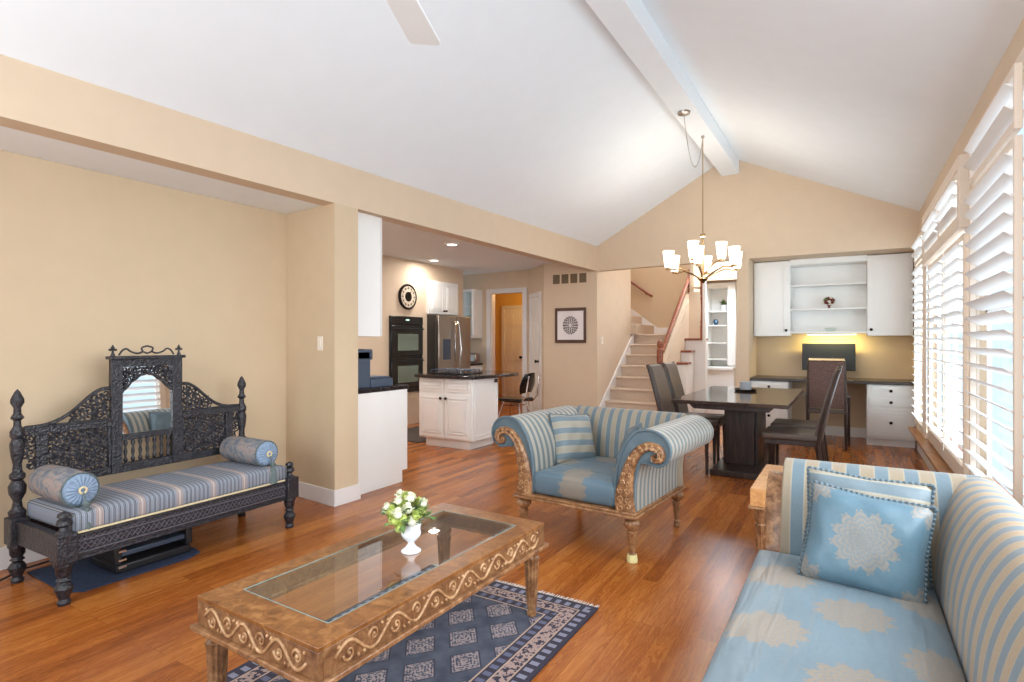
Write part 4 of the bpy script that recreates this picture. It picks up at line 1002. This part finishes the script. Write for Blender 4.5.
# armchair pillows
throw_pillow('throw_pillow', 'blue striped pillow standing against the left arm of the armchair', (-1.75, 3.80, .615), (math.radians(-20), math.radians(4), math.radians(62)), .36, M['str_z'], .07, 'armchair pillows', seed=1)
throw_pillow('throw_pillow', 'blue pillow seen edge-on against the right arm of the armchair', (-1.255, 3.63, .61), (math.radians(-20), math.radians(-4), math.radians(-76)), .34, M['blue'], .06, 'armchair pillows', seed=2)
# sofa pillows
throw_pillow('throw_pillow', 'blue pillow with large taupe medallion at the front of the sofa corner', (.045, 2.36, .615), (math.radians(-20), math.radians(6), math.radians(-4)), .375, M['dam_pil'], .065, 'sofa pillows', seed=3, h=.345)
throw_pillow('throw_pillow', 'blue and taupe striped pillow behind the medallion pillow on the sofa', (.05, 2.48, .65), (math.radians(-16), math.radians(3), math.radians(0)), .40, M['str_z'], .055, 'sofa pillows', seed=4, h=.35)

# end table beyond the sofa arm
et = thing('end_table', 'light-topped wooden end table beyond the far sofa arm', 'table', (-.12, 3.79, 0))
G().box(-.365, .365, -.365, .365, .40, .50).build('top', M['endtop'], et, bev=.004)
G().box(-.375, .375, -.375, .375, .385, .40).build('moulding', M['gilt'], et, bev=.004)
tleg = [(0, 0), (.018, 0), (.024, .02), (.018, .04), (.024, .05), (.036, .27), (.04, .29), (.03, .30), (.04, .32), (.042, .386)]
for sx in (-1, 1):
    for sy in (-1, 1): G().lathe(tleg, (sx*.31, sy*.31, 0), 24, flute=1, fr=(.05, .30)).build('leg', M['gilt'], et)

# ================================================================== COFFEE TABLE
TX, TY = -1.605, 1.775; tw, tl = .316, .665
ct = thing('coffee_table', 'long gold-brown carved coffee table with glass inset top', 'table', (TX, TY, 0), math.radians(-1.5))
g = G(); i_ = .095
g.box(-tw, tw, -tl, -tl+i_+.02, .435, .45).box(-tw, tw, tl-i_-.02, tl, .435, .45).box(-tw, -tw+i_, -tl+i_+.02, tl-i_-.02, .435, .45).box(tw-i_, tw, -tl+i_+.02, tl-i_-.02, .435, .45)
g.build('top_frame', M['burl'], ct, bev=.002)
g = G(); t_ = .02
g.box(-tw+.001, tw-.001, -tl+.001, -tl+t_, .35, .435).box(-tw+.001, tw-.001, tl-t_, tl-.001, .35, .435).box(-tw+.001, -tw+t_, -tl+t_, tl-t_, .35, .435).box(tw-t_, tw-.001, -tl+t_, tl-t_, .35, .435)
g.build('apron', gildwood('carved_apron_wood', srgb(84, 54, 36), srgb(124, 86, 56), srgb(156, 116, 80)), ct, bev=.002)
g = G(); o_ = .018
g.box(-tw-o_, tw+o_, -tl-o_, -tl+.02, .332, .35).box(-tw-o_, tw+o_, tl-.02, tl+o_, .332, .35).box(-tw-o_, -tw+.02, -tl+.02, tl-.02, .332, .35).box(tw-.02, tw+o_, -tl+.02, tl-.02, .332, .35)
g.build('ledge_moulding', M['gilt'], ct, bev=.004)
g = G(); g.prism([(-tw+i_-.004, .444), (-tw+i_+.014, .452), (tw-i_-.014, .452), (tw-i_+.004, .444)], 'y', -tl+i_+.02, tl-i_-.02); g.build('glass_top', M['tglass'], ct, smooth=False)
g = G(); z_ = .4525; a, b = tw-i_+.002, tl-i_-.018
for p0, p1 in (((-a, -b), (a, -b)), ((a, -b), (a, b)), ((a, b), (-a, b)), ((-a, b), (-a, -b))): g.tube([(p0[0], p0[1], .449), (p1[0], p1[1], .449)], .003, 6)
g.build('glass_edge', plain('bevel_green', srgb(122, 134, 126), .15, vary=.02), ct)
for sx in (-1, 1):
    for sy in (-1, 1): G().lathe(tleg[:-1]+[(.04, .334)], (sx*(tw-.045), sy*(tl-.045), 0), 24, flute=1, fr=(.05, .30)).build('leg', M['gilt'], ct)
def vine(g, L_, M0, h=.032, period=.19):
    n = int(L_/period); per = L_/n; pts = []
    for k in range(n*16+1):
        s = -L_/2+L_*k/(n*16); pts.append((s, 0, h*math.sin(2*PI*k/16)))
    g.tube(pts, .006, 6, M0)
    for k in range(n*2):
        s = -L_/2+per*(k+.5)/2; sg = -1 if k % 2 == 0 else 1; sp = []
        for q in range(14):
            a = q*.5; rr = .026*(1-q/16); sp.append((s+rr*math.cos(a+PI)*.9+.004, 0, sg*(.006+rr*math.sin(a))))
        g.tube(sp, [.0055-.0002*q for q in range(14)], 6, M0)
        g.ball((s+.004, 0, sg*.008), .008, 6, 4, M=M0); g.ball((s-per*.18, 0, -sg*.026), .007, 6, 4, M=M0); g.ball((s+per*.2, 0, sg*.028), .006, 6, 4, M=M0)
g = G(); zc_ = .392
for sx in (-1, 1): vine(g, tl*2-.12, Matrix.Translation((sx*tw, 0, zc_)) @ Matrix.Rotation(PI/2*sx, 4, 'Z'))
for sy in (-1, 1): vine(g, tw*2-.10, Matrix.Translation((0, sy*tl, zc_)) @ (Matrix.Rotation(PI if sy > 0 else 0, 4, 'Z')), period=.17)
g.build('scroll_carving', M['giltl'], ct, ang=180)
# vase and flowers
vz = .4525
va_ = thing('flower_vase', 'white footed porcelain vase on the glass coffee table', 'vase', (-1.571, 1.806, vz))
G().lathe([(p_.x, p_.y) for p_ in resample([(.042, 0), (.046, .006), (.030, .018), (.017, .034), (.016, .046), (.032, .062), (.045, .083), (.043, .108), (.047, .132), (.043, .134), (.038, .108), (.02, .08)], 5)], n=36, M=Matrix.Diagonal((.9, .9, .88, 1))).build('vase', M['porcelain'], va_)
bq = thing('flower_bouquet', 'bouquet of lime and cream flowers with green leaves in the white vase', 'flowers', (-1.585, 1.798, vz+.062))
g = G(); rn = random.Random(5)
for k in range(26):
    a = rn.uniform(0, 2*PI); e = rn.uniform(.1, 1.5); r_ = rn.uniform(.07, .12)
    p1 = (r_*math.cos(a)*math.cos(e), r_*math.sin(a)*math.cos(e), .06+r_*.8*math.sin(e))
    g.tube([(0, 0, 0), (p1[0]*.3, p1[1]*.3, .05), p1], .0018, 5)
g.build('stems', M['leaf'], bq)
g = G()
for k in range(70):
    a = rn.uniform(0, 2*PI); e = rn.uniform(.0, 1.3); r_ = rn.uniform(.04, .105); L_ = rn.uniform(.03, .06)
    P_ = Vector((r_*math.cos(a)*math.cos(e), r_*math.sin(a)*math.cos(e), .06+r_*.75*math.sin(e)))
    Mx = Matrix.Translation(P_) @ Matrix.Rotation(a+rn.uniform(-.7, .7), 4, 'Z') @ Matrix.Rotation(-e+rn.uniform(-.4, .8), 4, 'Y')
    g.add([(0, 0, 0), (L_*.4, .013, .004), (L_, 0, -.004), (L_*.4, -.013, .004), (L_*.45, 0, .009)], [(0, 4, 1), (1, 4, 2), (2, 4, 3), (3, 4, 0)], Mx)
g.build('leaves', M['leaf'], bq)
def flower(g, c, R_, rn):
    for q in range(26):
        a = rn.uniform(0, 2*PI); e = rn.uniform(-.3, 1.5)
        Mx = Matrix.Translation(c) @ Matrix.Rotation(a, 4, 'Z') @ Matrix.Rotation(-e, 4, 'Y')
        g.add([(R_*.25, 0, 0), (R_*.75, R_*.33, R_*.05), (R_, 0, R_*.18), (R_*.75, -R_*.33, R_*.05)], [(0, 1, 2), (0, 2, 3)], Mx)
    g.ball(c, R_*.6, 8, 6)
for nm, mt, lst in (('lime_blossom', 'petalg', [(-.04, -.05, .075, .035), (.03, -.06, .09, .03), (0, -.02, .13, .034), (-.06, .02, .12, .03), (.02, -.075, .055, .03), (-.02, .05, .14, .03), (.06, .03, .11, .028), (-.03, -.07, .115, .03), (.0, .0, .16, .03), (.07, -.02, .10, .028), (-.07, -.02, .09, .03), (.03, .05, .13, .03), (.0, -.08, .085, .03)]),
                    ('cream_blossom', 'petalw', [(.045, -.045, .13, .03), (.055, -.03, .075, .03), (-.045, .0, .165, .027), (-.01, -.05, .155, .022), (.07, .03, .14, .025), (-.09, -.05, .10, .02), (.02, -.085, .115, .03), (.03, -.01, .165, .028), (-.06, -.07, .13, .02)])):
    for (x, y_, z, R_) in lst:
        g = G(); flower(g, Vector((x*.9, y_*.9, z)), R_, rn); g.build(nm, M[mt], bq)

# rug
rg = thing('area_rug', 'dark navy patterned rug with pale fringe under the coffee table', 'rug', (-1.60, 1.60, 0))
G().box(-.53, .53, -1.02, 1.02, .0005, .009).build('rug_field', M['rug'], rg)
g = G(); rn = random.Random(9)
for sy in (-1, 1):
    for k in range(150):
        x = -.525+1.05*k/149; dx_ = rn.uniform(-.006, .006); L_ = rn.uniform(.025, .04)
        g.tube([(x, sy*1.018, .007), (x+dx_, sy*(1.02+L_), .0035)], .0022, 4)
o = g.build('fringe', M['fringe'], rg); o['kind'] = 'stuff'

# ================================================================== DAYBED
db = thing('daybed', 'carved ebony daybed with mirrored back standing in the niche', 'daybed', (-3.71, 1.96, 0), math.radians(1.2))
def filigree(g, inside, y0, y1, z0, z1, x, step=.05, R_=.021, tr_=.0045, seed=1):
    rn = random.Random(seed); yq = y0+step/2; row = 0
    while yq < y1:
        zq = z0+step/2+(step/2 if row % 2 else 0)
        while zq < z1:
            if inside(yq, zq):
                a0 = rn.uniform(0, 2*PI); sg = rn.choice((-1, 1)); sp = []
                for q in range(11):
                    a = a0+sg*q*.62; rr = R_*1.35*(1-q/13); sp.append((x, yq+rr*math.cos(a), zq+rr*math.sin(a)))
                g.tube(sp, tr_, 5)
                g.tube([(x, yq+R_*1.3*math.cos(a0), zq+R_*1.3*math.sin(a0)), (x, yq+R_*2.4*math.cos(a0+.5), zq+R_*2.4*math.sin(a0+.5))], tr_, 5)
            zq += step
        yq += step; row += 1
XB = -.25; EB = M['ebony']
leg2 = [(0, 0), (.026, 0), (.03, .015), (.022, .03), (.034, .06), (.042, .085), (.03, .105), (.02, .115), (.034, .125), (.024, .14), (.034, .155), (.036, .19), (.044, .20), (.044, .215)]
tall = [(.044, 0), (.05, .03), (.03, .05), (.024, .09), (.046, .13), (.05, .17), (.03, .2), (.044, .215), (.044, .235), (.028, .25), (.024, .29), (.036, .34), (.042, .40), (.03, .43), (.04, .445), (.04, .47), (.022, .5), (.02, .53), (.038, .545), (.022, .57), (.02, .60), (.038, .63), (.036, .65), (.015, .69), (0, .705)]
short = [(.04, 0), (.022, .015), (.018, .03), (.036, .045), (.03, .065), (.016, .075), (.03, .085), (.024, .10), (0, .112)]
FX = {1: .29, -1: XB}
for sy in (-1, 1):
    for sx in (-1, 1):
        G().lathe(leg2, (FX[sx], sy*.68, 0), 16).build('leg', EB, db)
        G().box(FX[sx]-.045, FX[sx]+.045, sy*.68-.045, sy*.68+.045, .215, .36).build('corner_block', EB, db, bev=.004)
    G().lathe([(r*.82, z) for r, z in tall], (XB, sy*.68, .36), 16).build('tall_post', EB, db)
    G().lathe(short, (.29, sy*.68, .36), 14).build('short_finial', EB, db)
    G().box(-.205, .245, sy*.68-.02, sy*.68+.02, .22, .345).build('side_rail', EB, db, bev=.003)
for sx, nm in ((1, 'front_rail'), (-1, 'rear_rail')):
    o = G().box(FX[sx]-.02, FX[sx]+.02, -.635, .635, .215, .335).box(FX[sx]-.027, FX[sx]+.027, -.635, .635, .325, .34).box(FX[sx]-.027, FX[sx]+.027, -.635, .635, .21, .222).build(nm, EB, db, bev=.003)
    if sx > 0:
        g = G(); n_ = 44; L_ = 1.25
        for off in (0, .5):
            g.tube([(.31, -L_/2+L_*k/n_, .275+(.018 if (k+(1 if off else 0)) % 2 else -.018)) for k in range(n_+1)], .0035, 5)
        for zz in (.305, .245): g.tube([(.311, -L_/2, zz), (.311, L_/2, zz)], .004, 5)
        g.tube([(.31, -L_/2+L_*k/90, .315+(.006 if k % 2 else -.006)) for k in range(91)], .003, 5)
        g.build('chip_carving', plain('ebony_highlight', srgb(88, 86, 94), .5, vary=.2, vs=60), o)
# back: tower
g = G(); x0, x1 = XB-.018, XB+.018
g.box(x0, x1, -.22, -.155, .50, 1.225).box(x0, x1, .155, .22, .50, 1.225).box(x0, x1, -.155, .155, 1.165, 1.225).box(x0, x1, -.155, .155, .70, .74).box(x0, x1, -.155, .155, .50, .555)
g.box(x0-.008, x1+.014, -.235, .235, 1.215, 1.235)
g.build('mirror_frame', EB, db, bev=.003)
def arch(y_):   # scalloped ogee
    t_ = min(1, abs(y_)/.155); return 1.12-.12*t_**1.7-.008*abs(math.sin(t_*10))
g = G(); N = 28; up_ = [(-.155+.31*k/N, arch(-.155+.31*k/N)) for k in range(N+1)]
for (a, b), (c, d) in zip(up_, up_[1:]): 
    g.prism([(a, b), (c, d), (c, d+.012), (a, b+.012)], 'x', XB-.006, XB+.014)
filigree(g, lambda a, b: b > arch(a)+.02 and b < 1.16, -.15, .15, .98, 1.165, XB+.008, .026, .013, .0055, 4)
g.build('mirror_arch', EB, db)
G().box(-.002, .002, -.155, .155, -.218, .218, Matrix.Translation((XB-.004, 0, .953)) @ Matrix.Rotation(math.radians(-2.6), 4, 'Y')).build('mirror_glass', M['mirror'], db)
for k in range(7):
    G().lathe([(.008, 0), (.014, .02), (.006, .04), (.012, .07), (.006, .1), (.014, .125), (.008, .145)], (XB, -.132+.044*k, .555), 8).build('spindle', EB, db)
g = G()
for sy in (-1, 1):
    g.tube([(XB, sy*.205, 1.235), (XB, sy*.205, 1.26), (XB, sy*.205, 1.275)], [.014, .006, .006], 6); g.ball((XB, sy*.205, 1.285), .012, 8, 5); g.tube([(XB, sy*.205-.022, 1.275), (XB, sy*.205+.022, 1.275)], .007, 6); g.tube([(XB, sy*.205, 1.28), (XB, sy*.205, 1.305)], [.009, .004], 6)
    g.tube([(XB, p_[0]*sy, p_[1]) for p_ in resample([(.17, 1.24), (.15, 1.27), (.125, 1.28), (.10, 1.262), (.06, 1.25), (.03, 1.262), (.035, 1.285), (.0, 1.298)], 4)], .006, 6)
g.tube([(XB, -.03, 1.262), (XB, 0, 1.25), (XB, .03, 1.262)], .006, 6)
g.build('crest', EB, db)
# back: wings
def crestz(ay):   # height of the curved wing crest at |y|
    t_ = (ay-.22)/.42; t_ = max(0, min(1, t_))
    return .845+.19*(.5+.5*math.cos(PI*min(1, t_*1.15)))*(1-.15*t_)+.012*math.sin(t_*9)*(1-t_)
for sy in (-1, 1):
    g = G(); A = lambda a, b: (min(sy*a, sy*b), max(sy*a, sy*b))
    def bx(a, b, z0, z1, dx=0): y0_, y1_ = A(a, b); g.box(x0+.003-dx, x1-.003+dx, y0_, y1_, z0, z1)
    bx(.22, .655, .80, .84, .006); bx(.22, .60, .50, .55); bx(.545, .60, .55, .80); bx(.22, .235, .55, .80)
    g.build('wing_frame', EB, db, bev=.003)
    g = G(); q_ = [(.22+.43*k/20, crestz(.22+.43*k/20)) for k in range(21)]
    g.tube([(XB, sy*a, b) for a, b in q_], .011, 6); g.tube([(XB, sy*a, .845) for a in (.22, .64)], .008, 6)
    filigree(g, lambda a, b: b < crestz(abs(a))-.015 and b > .85, A(.23, .62)[0], A(.23, .62)[1], .845, 1.05, XB, .03, .016, .0065, 5+sy)
    g.build('pierced_crest', EB, db)
    g = G(); filigree(g, lambda a, b: True, A(.24, .54)[0], A(.24, .54)[1], .55, .80, XB, .026, .014, .0065, 8+sy); g.build('pierced_panel', EB, db); g = G()
    filigree(g, lambda a, b: (abs(a)-.60) < (b-.55)*.35, A(.60, .66)[0], A(.60, .66)[1], .60, .80, XB, .026, .014, .006, 12+sy)
    g.build('pierced_bracket', EB, db)
ms = G(); slab(ms, -.225, .305, -.645, .645, .3415, .452, .025, .012); tag(ms.build('daybed_mattress', M['tick'], loc=(-3.71, 1.96, 0), ang=180), 'blue-grey striped mattress lying on the daybed', 'mattress')
C.collection.objects['daybed_mattress'].rotation_euler = (0, 0, math.radians(1.2))
mt_ = [o for o in C.collection.objects if o.name == 'daybed_mattress'][0]
G().box(.303, .309, -.63, .63, .344, .354).build('cream_braid', M['cream_trim'], mt_)
for i, (y_, lab) in enumerate(((1.39, 'round brocade bolster with tassel at the left end of the daybed'), (2.50, 'round brocade bolster with tassel at the right end of the daybed'))):
    o = thing('bolster', lab, 'bolster', (-3.70, y_, .546), 0, 'daybed bolsters')
    R9 = Matrix.Rotation(PI/2, 4, 'Y')
    G().lathe([(.0, -.235), (.05, -.235), (.078, -.22), (.087, -.19), (.092, 0), (.09, .19), (.084, .21)], n=28, M=R9).build('cover', M['broc'], o, ang=60)
    g = G()   # pleated cap
    n_ = 40; vs = [(.245+.0, 0, 0)]
    for r_, dx_ in ((.02, .236), (.05, .236), (.075, .226), (.084, .208)):
        for k in range(n_): a = 2*PI*k/n_; vs.append((dx_+.004*(k % 2), r_*math.cos(a), r_*math.sin(a)))
    fs = [(0, 1+k, 1+(k+1) % n_) for k in range(n_)]
    for q in range(3):
        for k in range(n_): fs.append((1+q*n_+k, 1+(q+1)*n_+k, 1+(q+1)*n_+(k+1) % n_, 1+q*n_+(k+1) % n_))
    g.add(vs, fs); g.build('pleated_cap', M['cap_blue'], o)
    g = G(); g.tube([(.212, .086*math.cos(2*PI*k/48), .086*math.sin(2*PI*k/48)) for k in range(48)], [.004+.002*(k % 2) for k in range(48)], 6, closed=True); g.build('cord', M['tassel'], o)
    G().tube([(.243, .016*math.cos(2*PI*k/16), .016*math.sin(2*PI*k/16)) for k in range(16)], .006, 6, closed=True).build('rosette', M['cream_trim'], o)
    g = G().tube([(.246, 0, -.012), (.262, 0, -.03), (.275, 0, -.055)], .004, 6).lathe([(.008, -.05), (.018, -.062), (.018, -.072), (.010, -.085), (.018, -.095), (.026, -.16), (.030, -.195), (0, -.195)][::-1], (.282, 0, 0), 14); g.build('tassel', M['tassel'], o)
# things under the daybed
tag(G().prism([(-4.05, 1.35), (-3.56, 1.34), (-3.48, 1.40), (-3.46, 1.95), (-3.5, 2.04), (-3.60, 2.06), (-4.05, 2.02)], 'z', .0005, .008).build('floor_mat', M['mat'], bev=.003), 'navy mat on the floor under the daybed', 'mat')
bxo = thing('black_storage_tray', 'low black two-tier case on the navy mat under the daybed', 'case', (-3.70, 1.80, .009))
G().box(-.15, .15, -.21, .21, 0, .05).build('base', M['blackm'], bxo, bev=.01)
G().box(-.13, .13, -.20, .20, .085, .115).build('shelf', M['slate'], bxo, bev=.006)
for sy in (-1, 1): G().box(-.14, .15, sy*.2-.02, sy*.2+.02, .05, .15).build('end_block', M['blackm'], bxo, bev=.008)
for z in (.03, .07, .12): G().box(.148, .153, -.20, -.16, z, z+.01).build('latch', M['chrome'], bxo)
tag(G().tube([(-4.1, .95, .012), (-3.95, 1.05, .012), (-4.0, 1.2, .012), (-4.1, 1.35, .012), (-4.12, 1.5, .012)], .006, 6).build('black_cable', M['blackm']), 'thin black cable on the floor behind the left leg of the daybed', 'cable')
